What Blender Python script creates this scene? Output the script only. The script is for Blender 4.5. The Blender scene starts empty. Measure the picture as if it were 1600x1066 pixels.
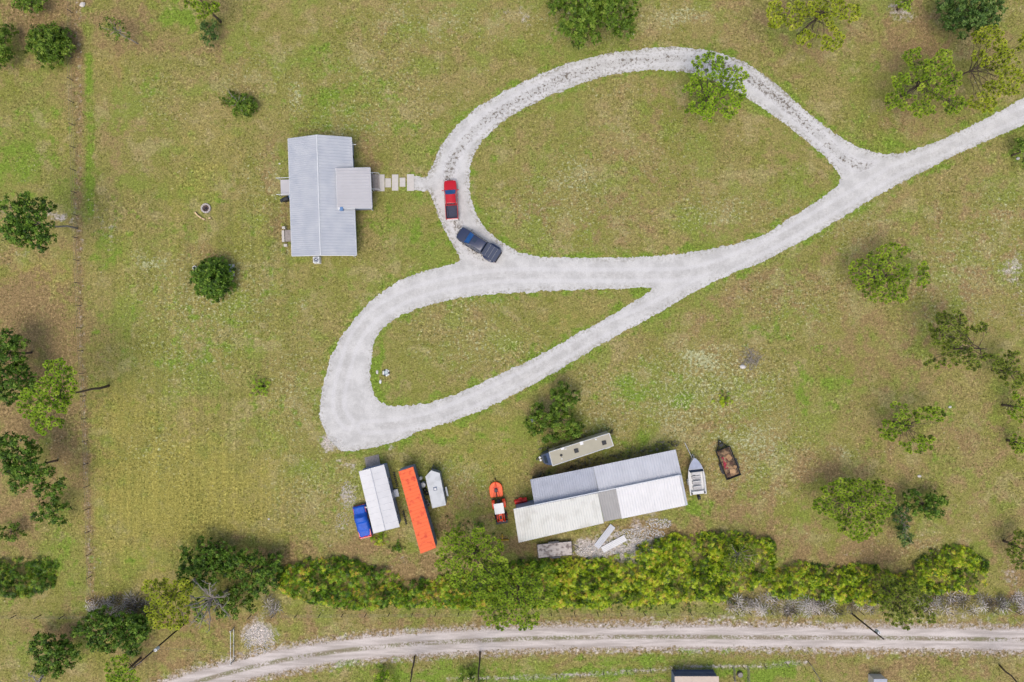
import bpy, bmesh, math, random
import numpy as np
from mathutils import Vector, Matrix
# ------------------------------------------------------------------ camera, world, sun, exposure
scn = bpy.context.scene
H = 100.0                 # flight height of the drone
S = 10.5                  # photo pixels per metre on the ground
cam = bpy.data.cameras.new('camera'); camo = bpy.data.objects.new('camera', cam)
scn.collection.objects.link(camo); scn.camera = camo
camo.location = (0, 0, H); camo.rotation_euler = (0, 0, 0)
cam.sensor_width = 36; cam.lens = 36 * H / (1600 / S); cam.clip_end = 3000; cam.clip_start = 0.5
SUN_EL, SUN_AZ = math.radians(66), math.radians(-104)   # az: direction towards the sun, from +X ccw
w = bpy.data.worlds.new("World"); scn.world = w; w.use_nodes = True
nt = w.node_tree; bg = nt.nodes['Background']; sky = nt.nodes.new('ShaderNodeTexSky')
sky.sky_type = 'NISHITA'; sky.sun_disc = False; sky.sun_elevation = SUN_EL
sky.sun_rotation = math.pi / 2 - SUN_AZ; sky.dust_density = 4.0; sky.air_density = 1.0
nt.links.new(sky.outputs[0], bg.inputs[0]); bg.inputs[1].default_value = 0.15
sl = bpy.data.lights.new('sun', 'SUN'); sl.energy = 1.2; sl.angle = math.radians(36); sl.color = (1, 0.95, 0.87)
so = bpy.data.objects.new('sun', sl); scn.collection.objects.link(so)
sd = Vector((math.cos(SUN_AZ) * math.cos(SUN_EL), math.sin(SUN_AZ) * math.cos(SUN_EL), math.sin(SUN_EL)))
so.rotation_euler = sd.to_track_quat('Z', 'Y').to_euler()
scn.view_settings.view_transform = 'Standard'; scn.view_settings.look = 'None'
scn.view_settings.exposure = 0.15; scn.view_settings.gamma = 1; scn.view_settings.use_curve_mapping = False
scn.cycles.max_bounces = 5; scn.cycles.transparent_max_bounces = 4

C = scn.collection
R = np.random.RandomState(7); rnd = random.Random(5)

# ------------------------------------------------------------------ helpers
def P(px, py, z=0.0):
    k = (H - z) / H
    return ((px - 800) / S * k, (533 - py) / S * k, z)
def lin(c):
    c = c / 255.0
    return c / 12.92 if c <= 0.04045 else ((c + 0.055) / 1.055) ** 2.4
def rgb(r, g, b): return (lin(r), lin(g), lin(b), 1)

MATS = {}
def mat(name, col, rough=0.6, metal=0.0, var=0.12, scale=2.0, bump=0.0, bscale=None, coat=0.0, col2=None, lo=0.4, hi=0.62):
    if name in MATS: return MATS[name]
    m = bpy.data.materials.new(name); m.use_nodes = True; n = m.node_tree; b = n.nodes['Principled BSDF']
    b.inputs['Roughness'].default_value = rough; b.inputs['Metallic'].default_value = metal
    if coat: b.inputs['Coat Weight'].default_value = coat; b.inputs['Coat Roughness'].default_value = 0.08
    tc = n.nodes.new('ShaderNodeTexCoord')
    t = n.nodes.new('ShaderNodeTexNoise'); t.inputs['Scale'].default_value = scale; t.inputs['Detail'].default_value = 5
    n.links.new(tc.outputs['Object'], t.inputs['Vector'])
    cr = n.nodes.new('ShaderNodeValToRGB'); n.links.new(t.outputs[0], cr.inputs[0])
    cr.color_ramp.elements[0].position = 0.3 if col2 is None else lo; cr.color_ramp.elements[1].position = 0.7 if col2 is None else hi
    if col2 is None:
        cr.color_ramp.elements[0].color = tuple(max(0, x * (1 - var)) for x in col[:3]) + (1,)
        cr.color_ramp.elements[1].color = tuple(min(1, x * (1 + var)) for x in col[:3]) + (1,)
    else:
        cr.color_ramp.elements[0].color = col; cr.color_ramp.elements[1].color = col2
    n.links.new(cr.outputs[0], b.inputs['Base Color'])
    if bump:
        t2 = n.nodes.new('ShaderNodeTexNoise'); t2.inputs['Scale'].default_value = bscale or scale * 6
        n.links.new(tc.outputs['Object'], t2.inputs['Vector'])
        bp = n.nodes.new('ShaderNodeBump'); bp.inputs['Strength'].default_value = bump; bp.inputs['Distance'].default_value = 0.02
        n.links.new(t2.outputs[0], bp.inputs['Height']); n.links.new(bp.outputs[0], b.inputs['Normal'])
    MATS[name] = m; return m

def leafmat(name, stops, trans=0.25, rough=0.55):
    if name in MATS: return MATS[name]
    m = bpy.data.materials.new(name); m.use_nodes = True; n = m.node_tree; b = n.nodes['Principled BSDF']
    b.inputs['Roughness'].default_value = rough; b.inputs['Specular IOR Level'].default_value = 0.3
    at = n.nodes.new('ShaderNodeAttribute'); at.attribute_name = 'rnd'
    cr = n.nodes.new('ShaderNodeValToRGB'); n.links.new(at.outputs['Fac'], cr.inputs[0])
    el = cr.color_ramp.elements
    while len(el) < len(stops): el.new(0.5)
    for e, (p, c) in zip(el, stops): e.position = p; e.color = c
    n.links.new(cr.outputs[0], b.inputs['Base Color'])
    tr = n.nodes.new('ShaderNodeBsdfTranslucent'); n.links.new(cr.outputs[0], tr.inputs[0])
    mx = n.nodes.new('ShaderNodeMixShader'); mx.inputs[0].default_value = trans
    n.links.new(b.outputs[0], mx.inputs[1]); n.links.new(tr.outputs[0], mx.inputs[2])
    n.links.new(mx.outputs[0], n.nodes['Material Output'].inputs[0])
    MATS[name] = m; return m

def tag(o, label=None, cat=None, group=None, kind=None):
    if label: o['label'] = label
    if cat: o['category'] = cat
    if group: o['group'] = group
    if kind: o['kind'] = kind
    return o
def thing(name, label, cat, loc=(0, 0, 0), rotz=0.0, group=None):
    o = bpy.data.objects.new(name, None); C.objects.link(o); o.empty_display_size = 0.3
    o.location = loc; o.rotation_euler = (0, 0, rotz); return tag(o, label, cat, group)

def npmesh(name, V, F, m, parent=None, attr=None, smooth=False):
    """V (n,3) float, F (k,3|4) int ; attr = per-vertex float 'rnd'"""
    me = bpy.data.meshes.new(name); V = np.asarray(V, dtype=np.float32); F = np.asarray(F, dtype=np.int32)
    k = F.shape[1]
    me.vertices.add(len(V)); me.vertices.foreach_set('co', V.ravel())
    me.loops.add(F.size); me.loops.foreach_set('vertex_index', F.ravel())
    me.polygons.add(len(F)); me.polygons.foreach_set('loop_start', np.arange(0, F.size, k, dtype=np.int32))
    me.polygons.foreach_set('loop_total', np.full(len(F), k, dtype=np.int32))
    if smooth: me.polygons.foreach_set('use_smooth', np.ones(len(F), dtype=bool))
    if attr is not None:
        a = me.attributes.new('rnd', 'FLOAT', 'POINT'); a.data.foreach_set('value', np.asarray(attr, dtype=np.float32))
    me.update(calc_edges=True); me.materials.append(m)
    o = bpy.data.objects.new(name, me); C.objects.link(o)
    if parent: o.parent = parent
    return o

class MB:
    def __init__(s): s.v = []; s.f = []
    def add(s, vs, fs):
        b = len(s.v); s.v += [tuple(v) for v in vs]; s.f += [tuple(i + b for i in f) for f in fs]; return s
    def box(s, x, y, z, sx, sy, sz, rz=0, rx=0):
        M = Matrix.Rotation(rz, 3, 'Z') @ Matrix.Rotation(rx, 3, 'X')
        vs = [M @ Vector((a * sx / 2, b * sy / 2, c * sz / 2)) + Vector((x, y, z)) for c in (-1, 1) for b in (-1, 1) for a in (-1, 1)]
        return s.add(vs, [(0, 2, 3, 1), (4, 5, 7, 6), (0, 1, 5, 4), (2, 6, 7, 3), (0, 4, 6, 2), (1, 3, 7, 5)])
    def rings(s, rs, cap=True):
        n = len(rs[0]); b = []; f = []
        for r in rs: b += list(r)
        for i in range(len(rs) - 1):
            for j in range(n): f.append((i * n + j, i * n + (j + 1) % n, (i + 1) * n + (j + 1) % n, (i + 1) * n + j))
        if cap: f.append(tuple(range(n - 1, -1, -1))); f.append(tuple(range((len(rs) - 1) * n, len(rs) * n)))
        return s.add(b, f)
    def tube(s, pts, rad, n=8, cap=True):
        pts = [Vector(p) for p in pts]; rs = []
        if not hasattr(rad, '__len__'): rad = [rad] * len(pts)
        for i, p in enumerate(pts):
            d = (pts[min(i + 1, len(pts) - 1)] - pts[max(i - 1, 0)]).normalized()
            u = d.cross(Vector((0, 0, 1)) if abs(d.z) < 0.9 else Vector((1, 0, 0))).normalized(); q = d.cross(u)
            rs.append([p + (u * math.cos(2 * math.pi * k / n) + q * math.sin(2 * math.pi * k / n)) * rad[i] for k in range(n)])
        return s.rings(rs, cap)
    def cyl(s, p0, p1, r0, r1=None, n=12): return s.tube([p0, p1], [r0, r0 if r1 is None else r1], n)
    def prism(s, poly, z0, z1):
        return s.rings([[(x, y, z0) for x, y in poly], [(x, y, z1) for x, y in poly]])
    def slab(s, q, th):      # four 3-D corners (ccw from above), thickness downwards
        return s.rings([[(x, y, z - th) for x, y, z in q], list(q)])
    def torus(s, c, r, t, n=24, m=8, axis='Z', sq=1.0):
        vs = []; f = []
        for i in range(n):
            a = 2 * math.pi * i / n
            for j in range(m):
                b = 2 * math.pi * j / m; rr = r + t * math.cos(b); h = t * math.sin(b) * sq
                p = (rr * math.cos(a), rr * math.sin(a), h)
                if axis == 'X': p = (p[2], p[0], p[1])
                vs.append((p[0] + c[0], p[1] + c[1], p[2] + c[2]))
        for i in range(n):
            for j in range(m): f.append((i * m + j, ((i + 1) % n) * m + j, ((i + 1) % n) * m + (j + 1) % m, i * m + (j + 1) % m))
        return s.add(vs, f)
    def build(s, name, m, parent=None, smooth=False, bevel=0.0, seg=2):
        me = bpy.data.meshes.new(name); me.from_pydata(s.v, [], s.f); me.materials.append(m)
        bm = bmesh.new(); bm.from_mesh(me); bmesh.ops.recalc_face_normals(bm, faces=bm.faces); bm.to_mesh(me); bm.free()
        if smooth: me.polygons.foreach_set('use_smooth', [True] * len(me.polygons))
        o = bpy.data.objects.new(name, me); C.objects.link(o)
        if parent: o.parent = parent
        if bevel:
            b = o.modifiers.new('bevel', 'BEVEL'); b.width = bevel; b.segments = seg; b.limit_method = 'ANGLE'; b.angle_limit = 0.6
            me.polygons.foreach_set('use_smooth', [True] * len(me.polygons))
            b.harden_normals = True
        return o

def ribbed(A, B, Cc, D, pitch=0.3, wd=0.06, h=0.04, th=0.03, mb=None):
    """sheet-metal roof: A->B along the eave, D above A, Cc above B; raised ribs run A->D"""
    A, B, Cc, D = map(Vector, (A, B, Cc, D)); mb = mb or MB()
    n = (B - A).cross(D - A).normalized()
    if n.z < 0: n = -n
    L = (B - A).length; k = max(1, int(L / pitch)); st = []
    for i in range(k + 1):
        u = min(max((i + 0.0) * L / k, wd), L - wd)
        if i == 0: st += [(0, h), (wd * 1.0, h), (wd * 1.5, 0)]
        elif i == k: st += [(L - wd * 1.5, 0), (L - wd, h), (L, h)]
        else: st += [(u - wd, 0), (u - wd * 0.5, h), (u + wd * 0.5, h), (u + wd, 0)]
    top = []; vs = []
    for (u, o) in st:
        t = u / L; vs.append(A.lerp(B, t) + n * o); vs.append(D.lerp(Cc, t) + n * o)
    f = [(2 * i, 2 * i + 2, 2 * i + 3, 2 * i + 1) for i in range(len(st) - 1)]
    N = len(vs); vs += [A - n * th, B - n * th, Cc - n * th, D - n * th]
    f.append((N, N + 3, N + 2, N + 1))
    f.append((0, 1, N + 3, N)); f.append((N - 2, N + 1, N + 2, N - 1))
    f.append(tuple([N, N + 1] + [2 * i for i in range(len(st) - 1, -1, -1)])); f.append(tuple([N + 3, N + 2] + [2 * i + 1 for i in range(len(st) - 1, -1, -1)]))
    return mb.add(vs, f)

class Frame:             # local axes of a thing: photo pixel + height -> local metres
    def __init__(s, px, py, ang, z=0.0):
        s.loc = P(px, py, z); s.loc = (s.loc[0], s.loc[1], 0); s.a = math.radians(ang)
    def __call__(s, px, py, z=0.0):
        x, y, _ = P(px, py, z); x -= s.loc[0]; y -= s.loc[1]; c, d = math.cos(-s.a), math.sin(-s.a)
        return (x * c - y * d, x * d + y * c, z)

# value noise for shaping
def vnoise(x, y, seed=0):
    xi = np.floor(x).astype(np.int64); yi = np.floor(y).astype(np.int64); xf = x - xi; yf = y - yi
    def hsh(a, b):
        h = (a * 374761393 + b * 668265263 + seed * 974634777) & 0xffffffff
        h = ((h ^ (h >> 13)) * 1274126177) & 0xffffffff
        return ((h ^ (h >> 16)) & 0xffff) / 65535.0
    u = xf * xf * (3 - 2 * xf); v = yf * yf * (3 - 2 * yf)
    return (hsh(xi, yi) * (1 - u) + hsh(xi + 1, yi) * u) * (1 - v) + (hsh(xi, yi + 1) * (1 - u) + hsh(xi + 1, yi + 1) * u) * v
def fbm(x, y, seed=0, o=4):
    s = 0; a = 0.5; t = 0
    for i in range(o): s = s + a * vnoise(x * 2 ** i, y * 2 ** i, seed + i); t += a; a *= 0.5
    return s / t
def sdf_poly(X, Y, poly):
    """signed distance (negative inside), poly in metres"""
    d = np.full(X.shape, 1e9); ins = np.zeros(X.shape, bool); n = len(poly)
    for i in range(n):
        x0, y0 = poly[i]; x1, y1 = poly[(i + 1) % n]; ex, ey = x1 - x0, y1 - y0
        t = np.clip(((X - x0) * ex + (Y - y0) * ey) / (ex * ex + ey * ey + 1e-9), 0, 1)
        d = np.minimum(d, (X - x0 - t * ex) ** 2 + (Y - y0 - t * ey) ** 2)
        c = ((y0 > Y) != (y1 > Y)) & (X < (x1 - x0) * (Y - y0) / ((y1 - y0) if y1 != y0 else 1e-9) + x0); ins ^= c
    d = np.sqrt(d); return np.where(ins, -d, d)
def dist_line(X, Y, line):
    d = np.full(X.shape, 1e9); sg = np.zeros(X.shape)
    for i in range(len(line) - 1):
        x0, y0 = line[i]; x1, y1 = line[i + 1]; ex, ey = x1 - x0, y1 - y0
        t = np.clip(((X - x0) * ex + (Y - y0) * ey) / (ex * ex + ey * ey), 0, 1)
        q = np.hypot(X - x0 - t * ex, Y - y0 - t * ey); s = np.sign(ex * (Y - y0) - ey * (X - x0))
        sg = np.where(q < d, s, sg); d = np.minimum(d, q)
    return d, sg
def catmull(pts, n=5, closed=True):
    out = []; N = len(pts)
    for i in range(N if closed else N - 1):
        p0, p1, p2, p3 = [np.array(pts[(i + j) % N] if closed else pts[min(max(i + j, 0), N - 1)], float) for j in (-1, 0, 1, 2)]
        for k in range(n):
            t = k / n; out.append(tuple(0.5 * (2 * p1 + (p2 - p0) * t + (2 * p0 - 5 * p1 + 4 * p2 - p3) * t * t + (3 * p1 - p0 - 3 * p2 + p3) * t ** 3)))
    return out
def m2(l): return [P(a, b)[:2] for a, b in l]

# ------------------------------------------------------------------ the setting: ground, driveway, dirt road
OUT = [(1640,138),(1600,153),(1550,180),(1500,205),(1455,224),(1418,238),(1385,241),(1345,231),(1300,205),(1262,175),(1225,142),(1190,113),(1150,92),(1100,78),(1050,73),(990,78),(920,90),(860,110),(800,137),(750,165),(715,195),(690,228),(674,262),(666,276),(645,276),(645,297),(668,299),(676,312),(688,345),(705,380),(717,400),(714,411),(690,416),(650,428),(610,447),(575,475),(545,510),(520,550),(508,590),(500,630),(502,660),(515,688),(535,705),(570,702),(620,690),(655,674),(700,660),(750,642),(800,618),(845,595),(890,568),(940,538),(985,513),(1030,489),(1070,465),(1115,441),(1160,422),(1200,405),(1270,368),(1330,331),(1400,290),(1460,260),(1500,239),(1560,212),(1600,196),(1640,180)]
ISL1 = [(1312,287),(1275,315),(1235,340),(1195,366),(1140,383),(1080,394),(1000,402),(900,403),(835,400),(795,385),(762,360),(740,325),(733,285),(740,243),(768,205),(808,176),(860,150),(920,126),(980,113),(1040,110),(1082,115),(1130,134),(1170,155),(1230,197),(1280,237),(1303,262)]
ISL2 = [(1018,451),(960,452),(900,453),(820,457),(740,463),(690,472),(650,483),(615,500),(592,520),(581,550),(578,585),(584,614),(598,630),(625,635),(660,631),(693,623),(760,595),(821,566),(866,542),(905,520),(942,500),(985,475)]
OUTm = m2(catmull(OUT, 3)); I1 = m2(catmull(ISL1, 3)); I2 = m2(catmull(ISL2, 3))
ROADL = m2(catmull([(190,1116),(250,1088),(300,1068),(375,1047),(450,1030),(550,1015),(650,1006),(750,1001),(850,997),(1000,995),(1200,996),(1400,997),(1600,1000),(1700,1002)], 4, False))
def drive_sdf(X, Y, nz=True):
    s = np.maximum(sdf_poly(X, Y, OUTm), np.maximum(-sdf_poly(X, Y, I1), -sdf_poly(X, Y, I2)))
    if nz: s = s + (fbm(X * 0.9, Y * 0.9, 3) - 0.5) * 0.36 + (vnoise(X * 6, Y * 6, 9) - 0.5) * 0.3
    return s
ROADW = 1.6
def road_sdf(X, Y, nz=True):
    d, sg = dist_line(X, Y, ROADL); s = d - ROADW
    if nz: s = s + (fbm(X * 0.8, Y * 0.8, 13) - 0.5) * 1.2 + (vnoise(X * 4, Y * 4, 19) - 0.5) * 0.45
    return s, d * sg
def sheet(name, x0, x1, y0, y1, step, fn, z, m):
    xs = np.arange(x0, x1, step); ys = np.arange(y0, y1, step); X, Y = np.meshgrid(xs, ys)
    s, t = fn(X, Y); gy, gx = np.gradient(s, step); g = np.hypot(gx, gy) + 1e-6
    ins = s < 0; keep = (ins[:-1, :-1].astype(int) + ins[1:, :-1] + ins[:-1, 1:] + ins[1:, 1:]) >= 2
    mv = (~ins) & (s < step * 1.5); mvd = np.clip(s, 0, step * 0.7)
    X2 = np.where(mv, X - gx / g * mvd, X); Y2 = np.where(mv, Y - gy / g * mvd, Y)
    ny, nx = X.shape; I = np.arange(ny * nx).reshape(ny, nx)
    F = np.stack([I[:-1, :-1][keep], I[:-1, 1:][keep], I[1:, 1:][keep], I[1:, :-1][keep]], 1)
    u, inv = np.unique(F, return_inverse=True)
    V = np.stack([X2.ravel()[u], Y2.ravel()[u], np.full(len(u), z)], 1)
    return npmesh(name, V, inv.reshape(F.shape), m, attr=t.ravel()[u])

def nd(n, t, **k):
    x = n.nodes.new(t)
    for a, b in k.items():
        if a in x.inputs: x.inputs[a].default_value = b
        else: setattr(x, a, b)
    return x
def noise_n(n, vec, scale, detail=4, rough=0.6):
    t = nd(n, 'ShaderNodeTexNoise', Scale=scale, Detail=detail, Roughness=rough); n.links.new(vec, t.inputs['Vector']); return t.outputs[0]
def ramp_n(n, fac, stops):
    cr = n.nodes.new('ShaderNodeValToRGB'); n.links.new(fac, cr.inputs[0]); el = cr.color_ramp.elements
    while len(el) < len(stops): el.new(0.5)
    for e, (p, c) in zip(el, stops): e.position = p; e.color = c if len(c) == 4 else (*c, 1)
    return cr.outputs[0]
def math_n(n, op, a, b=None, c=None):
    x = n.nodes.new('ShaderNodeMath'); x.operation = op
    for i, q in enumerate((a, b, c)):
        if q is None: continue
        if isinstance(q, (int, float)): x.inputs[i].default_value = q
        else: n.links.new(q, x.inputs[i])
    return x.outputs[0]
def mix_n(n, fac, a, b, mode='MIX'):
    x = n.nodes.new('ShaderNodeMix'); x.data_type = 'RGBA'; x.blend_type = mode; x.clamp_factor = True
    for s, q in ((x.inputs[0], fac), (x.inputs[6], a), (x.inputs[7], b)):
        if isinstance(q, (int, float)): s.default_value = q
        elif isinstance(q, tuple): s.default_value = q if len(q) == 4 else (*q, 1)
        else: n.links.new(q, s)
    return x.outputs[2]
def sstep(n, v, a, b):
    x = n.nodes.new('ShaderNodeMapRange'); x.interpolation_type = 'SMOOTHSTEP'
    n.links.new(v, x.inputs[0]); x.inputs[1].default_value = a; x.inputs[2].default_value = b; return x.outputs[0]
G1 = lambda v: (v, v, v, 1)

def math_vec(n, v, off):
    m_ = n.nodes.new('ShaderNodeVectorMath'); m_.operation = 'ADD'; n.links.new(v, m_.inputs[0]); m_.inputs[1].default_value = off; return m_.outputs[0]
def ground_mat():
    m = bpy.data.materials.new('mown_grass'); m.use_nodes = True; n = m.node_tree; b = n.nodes['Principled BSDF']
    b.inputs['Roughness'].default_value = 0.95; b.inputs['Specular IOR Level'].default_value = 0.1
    geo = n.nodes.new('ShaderNodeNewGeometry'); pos = geo.outputs['Position']
    a1 = n.nodes.new('ShaderNodeAttribute'); a1.attribute_name = 'w1'; s1 = n.nodes.new('ShaderNodeSeparateColor'); n.links.new(a1.outputs['Color'], s1.inputs[0])
    a2 = n.nodes.new('ShaderNodeAttribute'); a2.attribute_name = 'w2'; s2 = n.nodes.new('ShaderNodeSeparateColor'); n.links.new(a2.outputs['Color'], s2.inputs[0])
    big = noise_n(n, pos, 0.10, 5, 0.6); mid = noise_n(n, pos, 0.45, 6, 0.68); mid2 = noise_n(n, pos, 0.9, 5, 0.7)
    fine = noise_n(n, pos, 2.4, 3, 0.75); fine2 = noise_n(n, pos, 5.0, 2, 0.7)
    col = mix_n(n, sstep(n, big, 0.35, 0.65), rgb(134, 134, 68), rgb(150, 138, 86))
    col = mix_n(n, sstep(n, mid2, 0.47, 0.64), col, rgb(118, 122, 52))
    col = mix_n(n, math_n(n, 'MULTIPLY', sstep(n, mid, 0.48, 0.6), 0.75), col, rgb(158, 140, 94))
    g2 = noise_n(n, math_vec(n, pos, (31.0, 17.0, 0.0)), 0.16, 5, 0.62); g3 = noise_n(n, math_vec(n, pos, (-57.0, 83.0, 0.0)), 0.21, 6, 0.66)
    col = mix_n(n, math_n(n, 'MULTIPLY', sstep(n, g2, 0.5, 0.6), 0.5), col, rgb(124, 142, 58))
    col = mix_n(n, math_n(n, 'MULTIPLY', sstep(n, g3, 0.53, 0.62), 0.5), col, rgb(168, 154, 110))
    # painted species map: green turf, dry brown thatch with some painted tree shade, bare sand, yellow, pale lichen
    def layer(col, chan, c1, c2, amp=1.1, lo=0.12, hi=0.85, nz=mid):
        v = math_n(n, 'ADD', chan, math_n(n, 'MULTIPLY', math_n(n, 'SUBTRACT', nz, 0.5), amp))
        v = math_n(n, 'MULTIPLY', sstep(n, v, lo, hi), math_n(n, 'MINIMUM', math_n(n, 'MULTIPLY', chan, 6.0), 1.0))
        return mix_n(n, v, col, mix_n(n, fine, c1, c2))
    col = layer(col, s2.outputs[0], rgb(144, 138, 62), rgb(162, 152, 86), 2.2, 0.1, 0.8)
    col = layer(col, s1.outputs[1], rgb(126, 104, 68), rgb(160, 138, 98), 3.2, 0.15, 0.85, nz=mid)
    col = layer(col, s1.outputs[0], rgb(100, 126, 36), rgb(134, 152, 66), 3.2, 0.2, 0.8, nz=mid)
    col = layer(col, s2.outputs[1], rgb(150, 158, 112), rgb(194, 190, 150), 3.0, 0.35, 0.75, nz=noise_n(n, pos, 2.2, 4, 0.75))
    col = layer(col, s1.outputs[2], rgb(176, 162, 150), rgb(206, 198, 192), 1.8, 0.35, 0.8, nz=noise_n(n, pos, 1.5, 6, 0.75))
    # mowing streaks
    mp = nd(n, 'ShaderNodeMapping'); mp.inputs['Scale'].default_value = (1.3, 0.035, 1); n.links.new(pos, mp.inputs[0])
    st = noise_n(n, mp.outputs[0], 1.0, 3, 0.6)
    stv = mix_n(n, sstep(n, st, 0.3, 0.7), (0.86, 0.89, 0.86), (1.12, 1.1, 1.08))
    col = mix_n(n, math_n(n, 'MULTIPLY', s2.outputs[2], 1.0), col, mix_n(n, 1.0, col, stv, 'MULTIPLY'))
    # clumps, thatch flecks
    v = ramp_n(n, fine, [(0.33, G1(0.42)), (0.41, G1(0.84)), (0.56, G1(1.04)), (0.66, G1(1.65))])
    col = mix_n(n, sstep(n, noise_n(n, pos, 0.09, 4, 0.6), 0.4, 0.62), mix_n(n, 0.5, col, mix_n(n, 1.0, col, v, 'MULTIPLY')), mix_n(n, 1.0, col, v, 'MULTIPLY'))
    v = ramp_n(n, fine2, [(0.32, G1(0.66)), (0.68, G1(1.36))]); col = mix_n(n, 1.0, col, v, 'MULTIPLY')
    vo = nd(n, 'ShaderNodeTexVoronoi', Scale=1.9); n.links.new(pos, vo.inputs['Vector'])
    wk = math_n(n, 'MULTIPLY', sstep(n, vo.outputs['Distance'], 0.3, 0.14), sstep(n, noise_n(n, pos, 0.22, 4, 0.6), 0.44, 0.56))
    col = mix_n(n, math_n(n, 'MULTIPLY', wk, 0.75), col, rgb(86, 88, 36))
    vo2 = nd(n, 'ShaderNodeTexVoronoi', Scale=1.3); n.links.new(pos, vo2.inputs['Vector'])
    wk = math_n(n, 'MULTIPLY', sstep(n, vo2.outputs['Distance'], 0.2, 0.08), sstep(n, noise_n(n, pos, 0.17, 4, 0.7), 0.54, 0.66))
    col = mix_n(n, math_n(n, 'MULTIPLY', wk, 0.7), col, rgb(192, 182, 146))
    hs = nd(n, 'ShaderNodeHueSaturation'); hs.inputs['Saturation'].default_value = 1.0; hs.inputs['Value'].default_value = GROUND_V
    n.links.new(col, hs.inputs['Color']); n.links.new(hs.outputs[0], b.inputs['Base Color'])
    bp = nd(n, 'ShaderNodeBump', Strength=0.6, Distance=0.12); n.links.new(fine, bp.inputs['Height']); n.links.new(bp.outputs[0], b.inputs['Normal'])
    return m
GROUND_V = 0.95
def gravel_mat():
    m = bpy.data.materials.new('crushed_shell'); m.use_nodes = True; n = m.node_tree; b = n.nodes['Principled BSDF']; b.inputs['Roughness'].default_value = 0.9
    geo = n.nodes.new('ShaderNodeNewGeometry'); pos = geo.outputs['Position']
    at = n.nodes.new('ShaderNodeAttribute'); at.attribute_name = 'rnd'; e = at.outputs['Fac']     # metres from the edge (negative inside)
    ln = n.nodes.new('ShaderNodeAttribute'); ln.attribute_name = 'lane'; ls = n.nodes.new('ShaderNodeSeparateColor'); n.links.new(ln.outputs['Color'], ls.inputs[0])
    t, lp = ls.outputs[0], ls.outputs[1]                 # distance from the lane's middle / 4 m ; 1 on the little-used loop
    lo = noise_n(n, pos, 0.14, 4, 0.65); sp = noise_n(n, pos, 2.4, 4, 0.78)
    col = mix_n(n, sstep(n, noise_n(n, pos, 0.5, 6, 0.7), 0.35, 0.65), rgb(186, 184, 180), rgb(206, 204, 200))
    trk = math_n(n, 'MULTIPLY', sstep(n, t, 0.10, 0.17), sstep(n, t, 0.33, 0.24))            # pale wheel tracks
    col = mix_n(n, math_n(n, 'MULTIPLY', trk, 0.4), col, rgb(212, 210, 209))
    crown = math_n(n, 'MULTIPLY', sstep(n, t, 0.16, 0.04), math_n(n, 'ADD', math_n(n, 'MULTIPLY', lp, 0.5), math_n(n, 'MULTIPLY', sstep(n, lo, 0.42, 0.6), 0.45)))
    col = mix_n(n, math_n(n, 'MULTIPLY', crown, 0.3), col, rgb(178, 175, 170))
    wd_ = math_n(n, 'ADD', sp, math_n(n, 'MULTIPLY', math_n(n, 'SUBTRACT', lo, 0.5), 0.35))
    w1_ = math_n(n, 'MULTIPLY', math_n(n, 'MULTIPLY', sstep(n, t, 0.3, 0.05), sstep(n, wd_, 0.53, 0.575)), math_n(n, 'ADD', math_n(n, 'MULTIPLY', lp, 0.75), 0.12))
    col = mix_n(n, w1_, col, rgb(96, 84, 68))
    w2_ = math_n(n, 'MULTIPLY', math_n(n, 'MULTIPLY', sstep(n, e, -1.1, -0.1), sstep(n, wd_, 0.52, 0.57)), math_n(n, 'ADD', math_n(n, 'MULTIPLY', lp, 0.35), 0.45))
    col = mix_n(n, w2_, col, rgb(122, 114, 88))
    v = ramp_n(n, noise_n(n, pos, 6.0, 3, 0.8), [(0.3, G1(0.86)), (0.7, G1(1.1))]); col = mix_n(n, 1.0, col, v, 'MULTIPLY')
    n.links.new(col, b.inputs['Base Color'])
    bp = nd(n, 'ShaderNodeBump', Strength=0.5, Distance=0.05); n.links.new(noise_n(n, pos, 9, 3), bp.inputs['Height']); n.links.new(bp.outputs[0], b.inputs['Normal'])
    return m
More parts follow.
